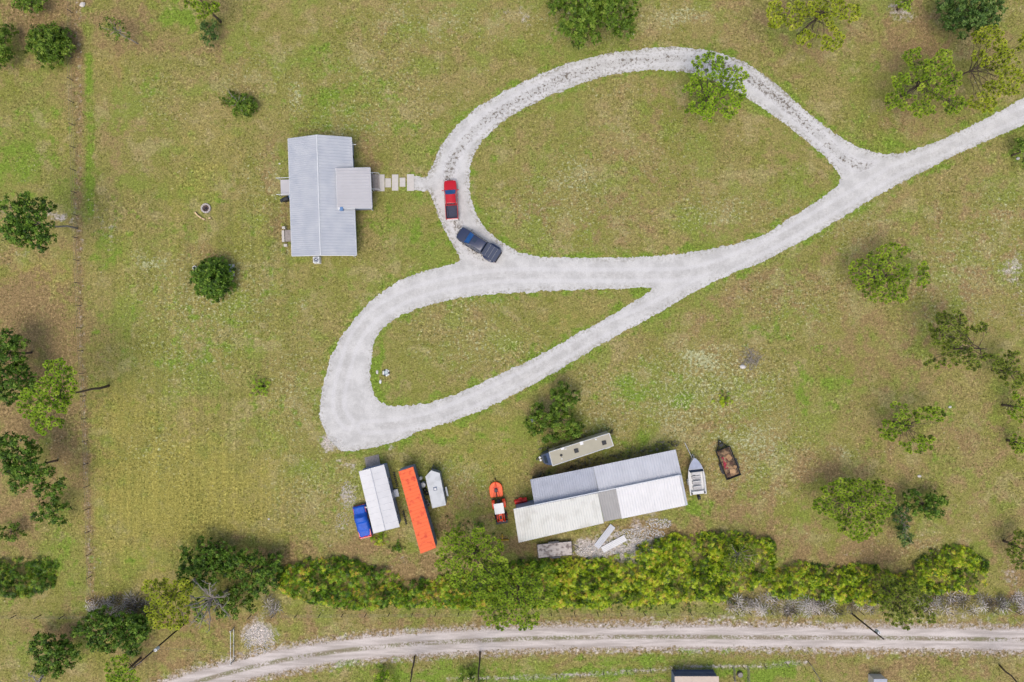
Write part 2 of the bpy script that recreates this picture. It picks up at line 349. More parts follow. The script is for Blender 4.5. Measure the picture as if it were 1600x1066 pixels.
def road_mat():
    m = bpy.data.materials.new('sandy_track'); m.use_nodes = True; n = m.node_tree; b = n.nodes['Principled BSDF']; b.inputs['Roughness'].default_value = 0.95
    geo = n.nodes.new('ShaderNodeNewGeometry'); pos = geo.outputs['Position']
    at = n.nodes.new('ShaderNodeAttribute'); at.attribute_name = 'rnd'; t = at.outputs['Fac']      # metres left/right of the centre line
    mp = nd(n, 'ShaderNodeMapping'); mp.inputs['Scale'].default_value = (0.12, 1.2, 1); n.links.new(pos, mp.inputs[0])
    col = mix_n(n, sstep(n, noise_n(n, mp.outputs[0], 1.0, 4, 0.65), 0.35, 0.65), rgb(172, 162, 154), rgb(206, 196, 189))
    ta = math_n(n, 'ABSOLUTE', t); sp = noise_n(n, pos, 3.2, 4, 0.75); lo = noise_n(n, pos, 0.25, 4, 0.6)
    cen = math_n(n, 'MULTIPLY', sstep(n, ta, 0.5, 0.15), sstep(n, math_n(n, 'ADD', sp, math_n(n, 'MULTIPLY', math_n(n, 'SUBTRACT', lo, 0.5), 0.7)), 0.42, 0.52))
    col = mix_n(n, math_n(n, 'MULTIPLY', cen, 0.85), col, mix_n(n, fine_pick(n, pos), rgb(124, 112, 84), rgb(112, 112, 66)))
    ed = math_n(n, 'MULTIPLY', sstep(n, ta, 1.15, 1.75), sstep(n, sp, 0.44, 0.56))
    col = mix_n(n, math_n(n, 'MULTIPLY', ed, 0.8), col, rgb(134, 114, 88))
    v = ramp_n(n, noise_n(n, pos, 6.0, 3, 0.8), [(0.3, G1(0.86)), (0.7, G1(1.1))]); col = mix_n(n, 1.0, col, v, 'MULTIPLY')
    n.links.new(col, b.inputs['Base Color']); return m
def fine_pick(n, pos): return sstep(n, noise_n(n, pos, 0.6, 3, 0.6), 0.4, 0.6)

# vegetation map, with some tree shade in BROWN, in photo pixels: (x, y, rx, ry, weight)
GREEN = [(985,605,40,30,.55),(1300,592,16,16,.9),(1070,632,11,10,1.3),(530,150,50,22,.6),(45,260,50,40,.6),(1010,395,120,7,.5),(300,520,150,110,.34),(260,330,110,60,.26),(420,420,140,60,.26),(620,330,120,60,.3),(520,160,110,50,.38),(420,640,70,60,.26),(60,230,70,90,.35),(1000,600,90,50,.34),(1270,600,70,70,.34),(1200,520,50,26,.45),(930,690,60,20,.4),(560,300,40,120,.2),(285,25,24,24,1.1),(520,150,60,32,.6),(500,95,60,25,.4),(235,120,28,35,.5),(25,250,55,45,.7),(60,190,60,40,.4),(40,300,50,14,.4),
 (170,390,30,20,.7),(148,410,8,25,.5),(145,490,7,60,.45),(260,560,60,60,.35),(320,545,70,45,.45),(230,500,80,40,.3),(270,340,60,30,.25),(470,350,80,60,.2),
 (600,340,60,40,.45),(620,210,60,30,.35),(660,365,30,35,.5),(650,270,20,10,.5),(560,200,70,15,.4),(900,240,40,60,.25),(860,170,60,20,.3),(770,260,20,50,.35),(1100,250,80,60,.15),
 (588,580,7,45,1.1),(592,615,12,18,.9),(650,560,60,40,.25),(700,620,60,12,.5),(800,560,60,30,.3),(985,610,32,25,.75),(1070,630,12,11,1.2),(1175,512,20,9,.9),(1215,522,24,14,.5),
 (1060,600,70,40,.25),(1260,600,25,25,.55),(1300,590,15,14,.8),(1250,640,20,20,.5),(1092,792,14,14,1.0),(1000,685,28,16,.5),(1400,232,70,14,.6),(1330,185,40,30,.35),(1340,120,30,40,.3),
 (610,698,40,9,.7),(700,690,60,20,.35),(800,700,40,30,.3),(760,690,30,20,.35),(740,740,40,40,.3),(700,1048,140,13,.7),(900,1058,170,9,1.1),(1000,1032,90,8,.7),(1190,1056,80,11,1.0),(1110,1015,40,9,.9),
 (560,1045,70,14,.5),(640,1030,50,10,.4),(960,818,22,10,.8),(640,760,20,60,.3),(95,860,22,60,.55),(100,900,40,40,.3),(60,945,60,10,.3),(30,1000,30,30,.3),(1500,640,30,30,.3),(1480,725,20,14,.5),
 (1560,560,30,40,.3),(1430,640,40,30,.25),(1300,640,50,30,.2),(250,870,60,20,.3),(520,780,30,60,.3),(400,1010,120,10,.15),(1450,985,200,8,.1),(1590,240,20,30,.6),(840,60,60,20,.3),(1200,210,50,20,.2),(150,880,25,50,.2)]
BROWN = [(50,560,90,160,.75),(40,790,70,90,.6),(300,1000,120,40,.5),(1330,700,150,60,.3),(1480,560,120,120,.25),(1110,800,120,50,.4),(1420,110,120,60,.3),(50,600,70,260,.5),(1400,560,260,330,.34),(1000,260,220,110,.26),(1120,560,160,110,.28),(700,560,100,60,.2),(900,820,300,60,.3),(1300,60,260,70,.34),(620,60,160,60,.15),(40,480,80,50,1.0),(90,530,60,50,.9),(50,650,70,50,1.0),(110,700,30,70,.8),(30,800,60,60,.8),(60,30,90,60,.8),(120,70,22,110,.8),(220,45,80,40,.65),(330,70,40,40,.4),(395,140,20,14,.6),
 (175,250,16,150,.35),(200,330,40,40,.4),(645,895,60,30,1.0),(560,868,70,22,.8),(450,865,60,20,.7),(820,855,60,14,.7),(1050,835,70,16,1.0),(1150,790,70,60,.6),(1200,845,90,40,.6),(1330,868,100,22,.9),
 (1450,880,60,20,.5),(1590,900,30,70,.8),(1430,60,70,45,.8),(1400,195,60,30,.5),(1480,180,60,30,.4),(1360,560,130,90,.5),(1500,460,90,60,.4),(1280,740,60,26,.8),(1500,700,90,70,.5),(1180,460,90,60,.5),  # the brown spot up-left of the bushy pine paints its shadow
 (1120,400,60,60,.3),(980,120,70,22,.3),(1150,330,70,40,.2),(960,330,70,60,.35),(840,330,40,40,.4),(80,985,60,18,.9),(425,250,16,60,.5),(585,240,18,30,.8),(575,345,18,40,.6),(445,340,14,60,.8),(500,207,60,8,.6),
 (330,392,40,14,.7),(290,440,20,50,.4),(640,790,25,30,.5),(750,800,60,60,.4),(880,770,100,80,.3),(720,800,30,50,.6),(840,740,30,30,.5),(970,650,50,30,.3),(1110,690,60,30,.3),(850,590,60,20,.5),(700,480,60,20,.2),  # opening spot paints the shade above the citrus tree in brown
 (330,980,120,20,.7),(600,975,200,10,.5),(270,1030,60,30,.6),(700,1030,60,12,.5),(870,1028,70,8,.6),(1400,1040,140,25,.6),(1520,1030,80,30,.5),(1300,1000,300,20,.35),(450,600,30,60,.35),(400,580,20,20,.4),
 (1130,665,40,20,.5),(1070,460,40,40,.3),(140,940,60,12,.6),(330,850,90,12,.6),(600,520,30,20,.2),(620,620,40,10,.4),(240,230,60,80,.15),(1400,390,100,40,.35),(1250,400,60,30,.3),(1060,760,30,60,.3)]
SAND = [(1200,700,50,40,.28),(1160,460,60,30,.28),(1080,500,40,30,.26),(990,640,40,20,.25),(1430,830,60,14,.3),(1290,330,60,30,.25),(430,110,40,30,.22),(280,420,30,20,.22),(500,840,60,20,.25),(700,740,40,30,.3),(1340,860,60,10,.3),(160,360,26,30,.4),(620,120,50,20,.22),(95,330,14,8,.8),(88,322,8,5,.6),(115,345,10,12,.5),(124,390,6,25,.45),(120,200,5,220,.35),(40,392,12,8,.5),(408,1000,26,26,1.0),(395,985,16,10,.6),(818,18,12,26,.55),(790,18,20,20,.35),(975,855,60,14,1.0),(920,862,26,14,1.0),
 (1010,832,26,10,.7),(885,868,20,10,.4),(1030,815,20,10,.5),(40,290,22,10,.3),(520,690,18,14,1.0),(545,780,16,30,.6),(530,820,14,14,.5),(615,708,10,7,.7),(540,730,16,10,.6),(1578,420,24,36,.6),(1590,480,16,30,.45),(1412,16,20,10,.6),
 (1570,900,20,24,.5),(505,590,0.1,0.1,0),(145,860,6,40,.4),(200,380,30,14,.3),(150,330,20,14,.35),(30,1045,8,8,.3),(690,790,10,10,.3),(860,525,5,5,.4),(635,870,10,8,.6),(1100,480,40,14,.2),(480,1020,100,8,.3),(1100,968,220,8,.5),(1480,968,120,8,.5),(1350,1015,280,7,.5),(1170,555,12,14,.5),(1180,590,14,14,.4),(700,270,0.1,0.1,0)]
YELL = [(280,780,150,110,.75),(200,650,60,60,.6),(60,440,70,40,.7),(100,200,40,60,.4),(320,250,60,60,.35),(300,300,40,30,.5),(180,100,60,40,.4),(400,700,60,80,.3),(700,660,90,30,.5),(900,500,60,40,.3),(760,720,60,40,.5),(1400,240,80,14,.3)]
PALE = [(330,470,120,80,.34),(290,560,90,50,.3),(420,300,60,80,.25),(460,600,60,80,.28),(560,190,100,40,.28),(680,40,120,40,.3),(240,150,60,60,.2),(480,760,70,60,.28),(750,540,110,50,.3),(1330,350,80,60,.25),(1100,600,110,70,.42),(700,760,90,40,.25),(250,700,60,60,.22),(1000,620,120,60,.3),(1250,470,120,60,.25),(1500,420,90,120,.3),(880,330,120,60,.28),(1120,330,60,30,.4),(560,760,90,60,.2),(740,470,60,20,.3),(1180,700,100,70,.35),(600,110,120,60,.22),(1060,640,60,40,.45),(950,30,200,30,.25),(460,150,12,32,.5),(240,412,30,12,.6),(470,400,60,10,.3),(1090,560,28,22,.7),(1060,590,30,20,.4),(1170,690,60,30,.5),(1210,610,30,60,.35),(1150,640,40,20,.35),(940,140,100,8,.25),(1060,30,60,14,.5),(600,470,90,14,.2),(480,480,14,14,.5),(1000,240,160,90,.18),
 (700,500,80,30,.25),(900,280,40,30,.4),(830,290,30,50,.25),(560,820,30,30,.3),(440,680,60,60,.2),(300,480,60,80,.2),(1560,340,60,60,.3),(1440,850,60,18,.3),(1320,700,20,10,.5),(640,150,120,60,.2),(1200,330,80,40,.2),(400,120,80,60,.2),(940,660,40,40,.35)]
def blob(X, Y, L):
    s = np.zeros(X.shape)
    for (px, py, rx, ry, wt) in L:
        x, y, _ = P(px, py); q = ((X - x) / (rx / S)) ** 2 + ((Y - y) / (ry / S)) ** 2
        s = np.maximum(s, wt * np.exp(-q * 0.7))
    return s
def build_ground():
    inner_x = np.arange(-84, 84.01, 0.6); inner_y = np.arange(-58, 58.01, 0.6)
    ox = np.array([100, 130, 180, 260, 400, 650, 1000.0]); oy = np.array([70, 95, 130, 180, 260, 400, 650, 1000.0])
    xs = np.concatenate([-ox[::-1], inner_x, ox]); ys = np.concatenate([-oy[::-1], inner_y, oy])
    X, Y = np.meshgrid(xs, ys); ny, nx = X.shape; I = np.arange(ny * nx).reshape(ny, nx)
    F = np.stack([I[:-1, :-1].ravel(), I[:-1, 1:].ravel(), I[1:, 1:].ravel(), I[1:, :-1].ravel()], 1)
    o = npmesh('ground', np.stack([X.ravel(), Y.ravel(), np.zeros(X.size)], 1), F, ground_mat())
    XX = X + (fbm(X * .3, Y * .3, 41) - .5) * 5; YY = Y + (fbm(X * .3, Y * .3, 57) - .5) * 5
    g = blob(XX, YY, GREEN); br = blob(XX, YY, BROWN); sa = blob(XX, YY, SAND); ye = blob(XX, YY, YELL); pa = blob(XX, YY, PALE)
    ds = drive_sdf(X, Y, False); g = np.maximum(g, 0.62 * np.exp(-np.clip(ds - 0.3, 0, 99) ** 2 / 1.0) * (0.3 + fbm(X * .25, Y * .25, 77)))
    rs, _ = road_sdf(X, Y, False); k = np.exp(-np.clip(rs, 0, 99) ** 2 / 2.0); br = np.maximum(br, 0.8 * k); sa = np.maximum(sa, 0.6 * k)
    # strip of green turf east of the left fence, worn strip under it
    fx, _ = dist_line(X, Y, m2([(138, 85), (141, 200), (141, 335)])); g = np.maximum(g, (0.4 + 0.9 * fbm(X * .3, Y * .3, 5)) * np.exp(-(fx / 0.7) ** 2))
    fx, _ = dist_line(X, Y, m2([(122, -20), (124, 200), (121, 330), (126, 480), (131, 640), (138, 800), (143, 940)])); br = np.maximum(br, 0.75 * np.exp(-(fx / 0.9) ** 2)); sa = np.maximum(sa, 0.38 * np.exp(-(fx / 0.8) ** 2))
    fx, _ = dist_line(X, Y, m2([(700, 1062), (860, 1057), (960, 1051), (1052, 1044), (1125, 1042), (1180, 1041), (1262, 1034)])); sa = np.maximum(sa, 0.62 * np.exp(-(fx / 0.5) ** 2))
    mow = np.where((X < P(470, 0)[0]) & (X > P(140, 0)[0]) & (Y < P(0, 300)[1]), 0.9, 0.0)
    for nme, ch in (('w1', (g, br, sa)), ('w2', (ye, pa, mow))):
        a = o.data.color_attributes.new(nme, 'FLOAT_COLOR', 'POINT')
        a.data.foreach_set('color', np.stack([c.ravel() for c in ch] + [np.ones(X.size)], 1).astype(np.float32).ravel())
    tag(o, kind='structure'); return o
build_ground()
o = sheet('driveway', -30, 82, -18.5, 46, 0.15, lambda X, Y: (lambda s: (s, s))(drive_sdf(X, Y)), 0.006, gravel_mat()); tag(o, kind='structure')
MAINL = [(1640, 158), (1550, 197), (1460, 242), (1400, 266), (1340, 302), (1270, 343), (1180, 393), (1090, 425), (1000, 430), (880, 430), (780, 431), (690, 445), (610, 475), (560, 520), (535, 590), (530, 640), (550, 668)]
DIAG = [(1180, 393), (1090, 445), (1010, 487), (940, 518), (830, 582), (700, 644), (620, 664), (550, 668)]
LOOPL = [(1400, 262), (1335, 258), (1290, 222), (1210, 150), (1130, 102), (1050, 91), (920, 108), (820, 152), (745, 200), (703, 262), (708, 330), (738, 392), (800, 428)]
_n = len(o.data.vertices); _co = np.empty(_n * 3, np.float32); o.data.vertices.foreach_get('co', _co); _X, _Y = _co[0::3].astype(float), _co[1::3].astype(float)
_d1 = np.minimum(dist_line(_X, _Y, m2(catmull(MAINL, 3, False)))[0], dist_line(_X, _Y, m2(catmull(DIAG, 3, False)))[0]); _d2 = dist_line(_X, _Y, m2(catmull(LOOPL, 3, False)))[0]
_a = o.data.color_attributes.new('lane', 'FLOAT_COLOR', 'POINT'); _w = np.clip((_d1 - 1.5) / 1.0, 0, 1) * (_d2 < 3.5)
_a.data.foreach_set('color', np.stack([np.clip((_d1 * (1 - _w) + _d2 * _w) / 4, 0, 1), _w, _w * 0, _w * 0 + 1], 1).astype(np.float32).ravel())
o = sheet('dirt_road', -66, 84, -60, -41, 0.15, lambda X, Y: road_sdf(X, Y), 0.006, road_mat()); tag(o, kind='structure')
# ------------------------------------------------------------------ vegetation
PINE = leafmat('pine_needles', [(0.0, rgb(80, 108, 24)), (0.35, rgb(124, 154, 34)), (0.7, rgb(158, 186, 48)), (1.0, rgb(192, 204, 80))], 0.35)
PINEY = leafmat('pine_needles_yellow', [(0.0, rgb(104, 118, 26)), (0.35, rgb(152, 168, 38)), (0.7, rgb(178, 190, 54)), (1.0, rgb(206, 202, 84))], 0.35)
PINED = leafmat('pine_needles_dull', [(0.0, rgb(78, 94, 30)), (0.4, rgb(114, 132, 42)), (0.75, rgb(144, 160, 56)), (1.0, rgb(174, 180, 86))], 0.35)
PINEG = leafmat('pine_needles_lime', [(0.0, rgb(84, 116, 20)), (0.35, rgb(128, 164, 32)), (0.7, rgb(160, 192, 46)), (1.0, rgb(192, 208, 80))], 0.35)
OAK = leafmat('oak_leaves', [(0.0, rgb(44, 66, 18)), (0.4, rgb(78, 112, 30)), (0.75, rgb(106, 142, 42)), (1.0, rgb(140, 166, 62))], 0.2)
OAKM = leafmat('oak_leaves_mid', [(0.0, rgb(56, 76, 20)), (0.4, rgb(92, 122, 34)), (0.75, rgb(118, 148, 46)), (1.0, rgb(148, 168, 66))], 0.22)
CEDAR = leafmat('cedar_sprays', [(0.0, rgb(46, 68, 30)), (0.4, rgb(72, 102, 42)), (0.75, rgb(96, 128, 56)), (1.0, rgb(124, 146, 76))], 0.15)
PALM = leafmat('palmetto_fans', [(0.0, rgb(48, 74, 14)), (0.3, rgb(114, 148, 26)), (0.58, rgb(166, 190, 36)), (0.96, rgb(208, 218, 58)), (1.0, rgb(206, 176, 70))], 0.25, 0.4)
PALMD = leafmat('palmetto_fans_dark', [(0.0, rgb(44, 68, 18)), (0.4, rgb(80, 114, 30)), (0.8, rgb(114, 148, 38)), (1.0, rgb(160, 174, 54))], 0.25, 0.4)
PALMM = leafmat('palmetto_fans_mixed', [(0.0, rgb(50, 76, 16)), (0.35, rgb(96, 136, 28)), (0.7, rgb(138, 172, 38)), (0.95, rgb(190, 202, 50)), (1.0, rgb(204, 168, 70))], 0.25, 0.4)
DEADF = leafmat('dead_fronds', [(0.0, rgb(44, 38, 34)), (0.42, rgb(90, 82, 76)), (0.6, rgb(182, 172, 168)), (1.0, rgb(230, 222, 218))], 0.1)
GRASSB = leafmat('grass_blades', [(0.0, rgb(70, 84, 30)), (0.45, rgb(110, 118, 52)), (0.75, rgb(150, 142, 86)), (1.0, rgb(196, 184, 142))], 0.2)
BARK = mat('grey_brown_bark', rgb(96, 82, 70), 0.95, var=0.35, scale=6, bump=0.6)
BARKG = mat('bleached_bark', rgb(150, 142, 134), 0.95, var=0.25, scale=6, bump=0.5)
BARKD = mat('dark_bark', rgb(70, 58, 52), 0.95, var=0.35, scale=6, bump=0.6)

def dirs(n, e0, e1, r=R):
    a = r.uniform(0, 2 * np.pi, n); e = r.uniform(e0, e1, n)
    return np.stack([np.cos(a) * np.cos(e), np.sin(a) * np.cos(e), np.sin(e)], 1)
def tri_blades(base, d, ln, wd, r=R):
    """one triangle per blade from base along d"""
    side = np.cross(d, np.array([0, 0, 1.0]) + r.normal(0, 0.35, d.shape)); side /= np.linalg.norm(side, axis=1)[:, None] + 1e-6
    a = base - side * wd[:, None]; b = base + side * wd[:, None]; c = base + d * ln[:, None]
    V = np.stack([a, b, c], 1).reshape(-1, 3); return V, np.arange(len(V)).reshape(-1, 3)
def quads(cn, nrm, sz, r=R, asp=0.6):
    t = np.cross(nrm, r.normal(0, 1, nrm.shape)); t /= np.linalg.norm(t, axis=1)[:, None] + 1e-6; b = np.cross(nrm, t)
    t = t * sz[:, None]; b = b * (sz * asp)[:, None]
    V = np.stack([cn - t, cn - b * 0.9 + t * 0.1, cn + t, cn + b * 0.9 + t * 0.1], 1).reshape(-1, 3); return V, np.arange(len(V)).reshape(-1, 4)

def sample_ell(ells, n, r=R, edge=1.0):
    ar = np.array([e[2] * e[3] for e in ells], float); k = r.choice(len(ells), n, p=ar / ar.sum()); e = np.array(ells, float)[k]
    a = r.uniform(0, 2 * np.pi, n); q = np.sqrt(r.uniform(0, 1, n)) * edge
    return e[:, 0] + np.cos(a) * q * e[:, 2], e[:, 1] + np.sin(a) * q * e[:, 3], q
def to_w(px, py, z):
    k = (H - z) / H; return np.stack([(px - 800) / S * k, (533 - py) / S * k, z], 1)

def limb(mb, p0, p1, r0, r1, sag=0.0, n=5, seg=4, wob=0.12):
    p0, p1 = Vector(p0), Vector(p1); L = (p1 - p0).length; pts = []; rr = []
    for i in range(seg + 1):
        t = i / seg; p = p0.lerp(p1, t) + Vector((0, 0, math.sin(math.pi * t) * sag * L))
        if 0 < i < seg: p += Vector([rnd.uniform(-1, 1) * wob * L * 0.4 for _ in range(3)])
        pts.append(p); rr.append(r0 + (r1 - r0) * t)
    mb.tube(pts, rr, n)

def pine(label, ells, h, n_br=16, n_cl=190, m=None, hub=None, group='pine trees', bare=1.0, space=1.0, holes=0.365, spread=0.85, crad=0.35, depth=3.2, trunk_r=0.2, base=None):
    m = m or PINE
    cx = sum(e[0] * e[2] * e[3] for e in ells) / sum(e[2] * e[3] for e in ells); cy = sum(e[1] * e[2] * e[3] for e in ells) / sum(e[2] * e[3] for e in ells)
    hx, hy, hz = hub if hub else (cx, cy, h - depth * 0.6)
    hb = P(hx, hy, hz); bx, by = (hb[0], hb[1]) if base is None else P(*base)[:2]
    root = thing('pine_tree', label, 'tree', (bx, by, 0), 0, group); off = np.array([bx, by, 0.0])
    px, py, q = sample_ell(ells, n_br * 3, edge=0.92)
    # spread the branch tips
    sel = [0]
    while len(sel) < n_br:
        dd = np.min([(px - px[i]) ** 2 + (py - py[i]) ** 2 for i in sel], 0); sel.append(int(np.argmax(dd * R.uniform(0.4, 1, len(dd)))))
    px, py, q = px[sel], py[sel], q[sel]
    z = h - depth * (0.15 + 0.75 * q ** 1.5) + R.uniform(-0.5, 0.4, n_br)
    T = to_w(px, py, z) - off
    mb = MB(); tb = MB()
    top = Vector((hb[0] - bx, hb[1] - by, h - depth * 0.3))
    limb(tb, (0, 0, 0), top, trunk_r, trunk_r * 0.3, n=8, seg=6, wob=0.03)
    cents = []; cid = []
    for i in range(n_br):
        t = Vector(T[i]); zs = min(t.z - 0.3, h - 0.8) - rnd.uniform(0.6, 1.8); s = top * (zs / top.z)
        limb(mb, s, t + Vector((0, 0, -.25)), 0.045, 0.02, 0.0, wob=0.14)
    # brush-like needle clumps at an even spacing through the crown, each on a twig of the nearest limb
    qx, qy, qq = sample_ell(ells, n_cl * 12); sp = 0.52 * S * space; acc = []
    hole = fbm(qx / 17.0, qy / 17.0, int(cx) % 97, 3) - 0.22 * np.clip((qq - 0.7) / 0.3, 0, 1)
    for j in range(len(qx)):
        if hole[j] < holes: continue
        if all((qx[j] - a_) ** 2 + (qy[j] - b_) ** 2 > sp * sp * s_ for a_, b_, s_ in acc[-1400:]): acc.append((qx[j], qy[j], rnd.uniform(0.75, 1.5)))
        if len(acc) >= n_cl * 2.6: break
    ax_, ay_ = np.array([a[0] for a in acc]), np.array([a[1] for a in acc])
    Cn = []
    for j in range(len(acc)):
        i = int(np.argmin((px - ax_[j]) ** 2 + (py - ay_[j]) ** 2)); zz = T[i][2] + rnd.uniform(-0.55, 0.5)
        c = to_w(ax_[j:j+1], ay_[j:j+1], np.array([zz]))[0] - off; Cn.append(c)
        a = Vector(T[i]).lerp(top, rnd.uniform(0, 0.35)); mb.tube([a, Vector(c)], [0.024, 0.012], 3)
    Cn = np.array(Cn); nC = len(Cn); nn = 42
    for c in Cn: mb.tube([Vector(c) + Vector((0, 0, -.05)), Vector(c) + Vector((0, 0, .14)), Vector(c) + Vector((0, 0, .26))], [0.03, 0.065, 0.03], 5)  # dark bud added in each clump's middle, standing in for inner shade
    rr = R.uniform(0.75, 1.25, nC) * crad
    base_ = np.repeat(Cn, nn, 0); d = dirs(nC * nn, -0.3, 0.75)
    ln = np.repeat(rr, nn) * R.uniform(0.7, 1.1, nC * nn); wd = R.uniform(0.026, 0.05, nC * nn)
    V, F = tri_blades(base_ + d * 0.07, d, ln, wd)
    # outward ends wide: flip so the blade is broad at the tip (reads as a brush with a dark heart)
    Vr = V.reshape(-1, 3, 3); ctr = base_ + d * 0.05; tip = base_ + d * ln[:, None]; sv = (Vr[:, 1] - Vr[:, 0]) * 1.0
    V = np.stack([ctr, tip - sv, tip + sv], 1).reshape(-1, 3)
    cr = np.repeat(np.clip(R.normal(0.5, 0.16, nC), 0, 1), nn); a = np.clip(cr + R.normal(0, 0.17, nC * nn), 0, 1)
    tb.build('trunk', BARK, root, smooth=True); mb.build('branches', BARKD, root)
    npmesh('crown', V, F, m, root, attr=np.repeat(a, 3)); return root

def broadleaf(label, ells, h, m=None, name='oak_tree', lobes=14, dens=70, leaf=0.17, lr=(0.8, 1.5), h0=None, group='broadleaf trees', base=None, cat='tree', bark=None, twigs=0, dome=0.55, trunk_r=0.16):
    m = m or OAK; bark = bark or BARK; h0 = h0 if h0 is not None else h * 0.35
    A = sum(e[2] * e[3] for e in ells); cx = sum(e[0] * e[2] * e[3] for e in ells) / A; cy = sum(e[1] * e[2] * e[3] for e in ells) / A
    zc = (h + h0) / 2; hb = P(cx, cy, zc); bx, by = (hb[0], hb[1]) if base is None else P(*base)[:2]
    root = thing(name, label, cat, (bx, by, 0), 0, group); off = np.array([bx, by, 0.0])
    px, py, q = sample_ell(ells, lobes * 3); sel = [0]
    while len(sel) < lobes:
        dd = np.min([(px - px[i]) ** 2 + (py - py[i]) ** 2 for i in sel], 0); sel.append(int(np.argmax(dd * R.uniform(0.3, 1, len(dd)))))
    px, py, q = px[sel], py[sel], q[sel]
    lrad = R.uniform(lr[0], lr[1], lobes)
    # pull lobes in so the outline stays inside the ellipse
    px = cx + (px - cx) * 0.95; py = cy + (py - cy) * 0.95
    z = h0 + (h - h0) * (1 - dome * q ** 2) - lrad * 0.5 + R.uniform(-0.3, 0.2, lobes)
    T = to_w(px, py, z) - off; top = Vector((hb[0] - bx, hb[1] - by, zc)); tb = MB(); mb = MB()
    limb(tb, (0, 0, 0), top, trunk_r, trunk_r * 0.6, n=8, seg=5, wob=0.05)
    for i in range(lobes):
        s = top * rnd.uniform(0.7, 1.0); limb(mb, s, Vector(T[i]), 0.06, 0.02, 0.03)
    Vs = []; As = []
    for i in range(lobes):
        # each lobe is built of small sprays, so that the outline is uneven
        ns = max(5, int(4 * math.pi * lrad[i] ** 2 * 1.6)); sdir = dirs(ns, -0.7, 1.5)
        sc = T[i] + sdir * (lrad[i] * R.uniform(0.55, 1.1, ns))[:, None] * np.array([1, 1, 0.8])
        nl = max(4, int(dens / 3.4)); c = np.repeat(sc, nl, 0) + R.normal(0, 0.13, (ns * nl, 3))
        nr = np.repeat(sdir, nl, 0) + R.normal(0, 0.55, (ns * nl, 3)) + np.array([0, 0, 0.35]); nr /= np.linalg.norm(nr, axis=1)[:, None]
        V, F = quads(c, nr, R.uniform(0.6, 1.2, len(c)) * leaf * 0.95); Vs.append(V)
        a = np.clip(np.repeat(R.normal(0.5, 0.26, ns), nl) + R.normal(0, 0.15, ns * nl), 0, 1); As.append(np.repeat(a, 4))
    V = np.concatenate(Vs); V[:, 2] = np.maximum(V[:, 2], 0.05)
    if twigs:
        for i in range(twigs):
            e = Vector(T[rnd.randrange(lobes)]) + Vector((rnd.uniform(-1, 1), rnd.uniform(-1, 1), rnd.uniform(0.5, 1.3)))
            limb(mb, top * rnd.uniform(0.8, 1), e, 0.05, 0.012, 0.06)
    tb.build('trunk', bark, root, smooth=True); mb.build('branches', bark, root)
    npmesh('crown', V, np.arange(len(V)).reshape(-1, 4), m, root, attr=np.concatenate(As)); return root

def fans(cn, rad, up, nl, wid, r=R, arc=2.2, droop=0.15):
    """fan leaves: nl blades each"""
    n = len(cn); nrm = np.array([0, 0, 1.0]) * up + r.normal(0, 0.65, (n, 3)); nrm /= np.linalg.norm(nrm, axis=1)[:, None]
    t = np.cross(nrm, r.normal(0, 1, (n, 3))); t /= np.linalg.norm(t, axis=1)[:, None]; b = np.cross(nrm, t)
    ang = np.linspace(-arc, arc, nl)[None, :] + r.normal(0, 0.06, (n, nl))
    d = np.cos(ang)[:, :, None] * t[:, None] + np.sin(ang)[:, :, None] * b[:, None]; s = -np.sin(ang)[:, :, None] * t[:, None] + np.cos(ang)[:, :, None] * b[:, None]
    L = (rad[:, None] * (1 - 0.15 * np.abs(ang) / arc))[:, :, None] * r.uniform(0.85, 1.1, (n, nl, 1)); c = cn[:, None, :]
    p0 = c + d * L * 0.04; m1 = c + d * L * 0.55 - s * wid * L; m2_ = c + d * L * 0.55 + s * wid * L; tip = c + d * L - nrm[:, None] * L * droop * 2
    V = np.stack([p0, m1, tip, m2_], 2).reshape(-1, 3); return V, np.arange(len(V)).reshape(-1, 4)

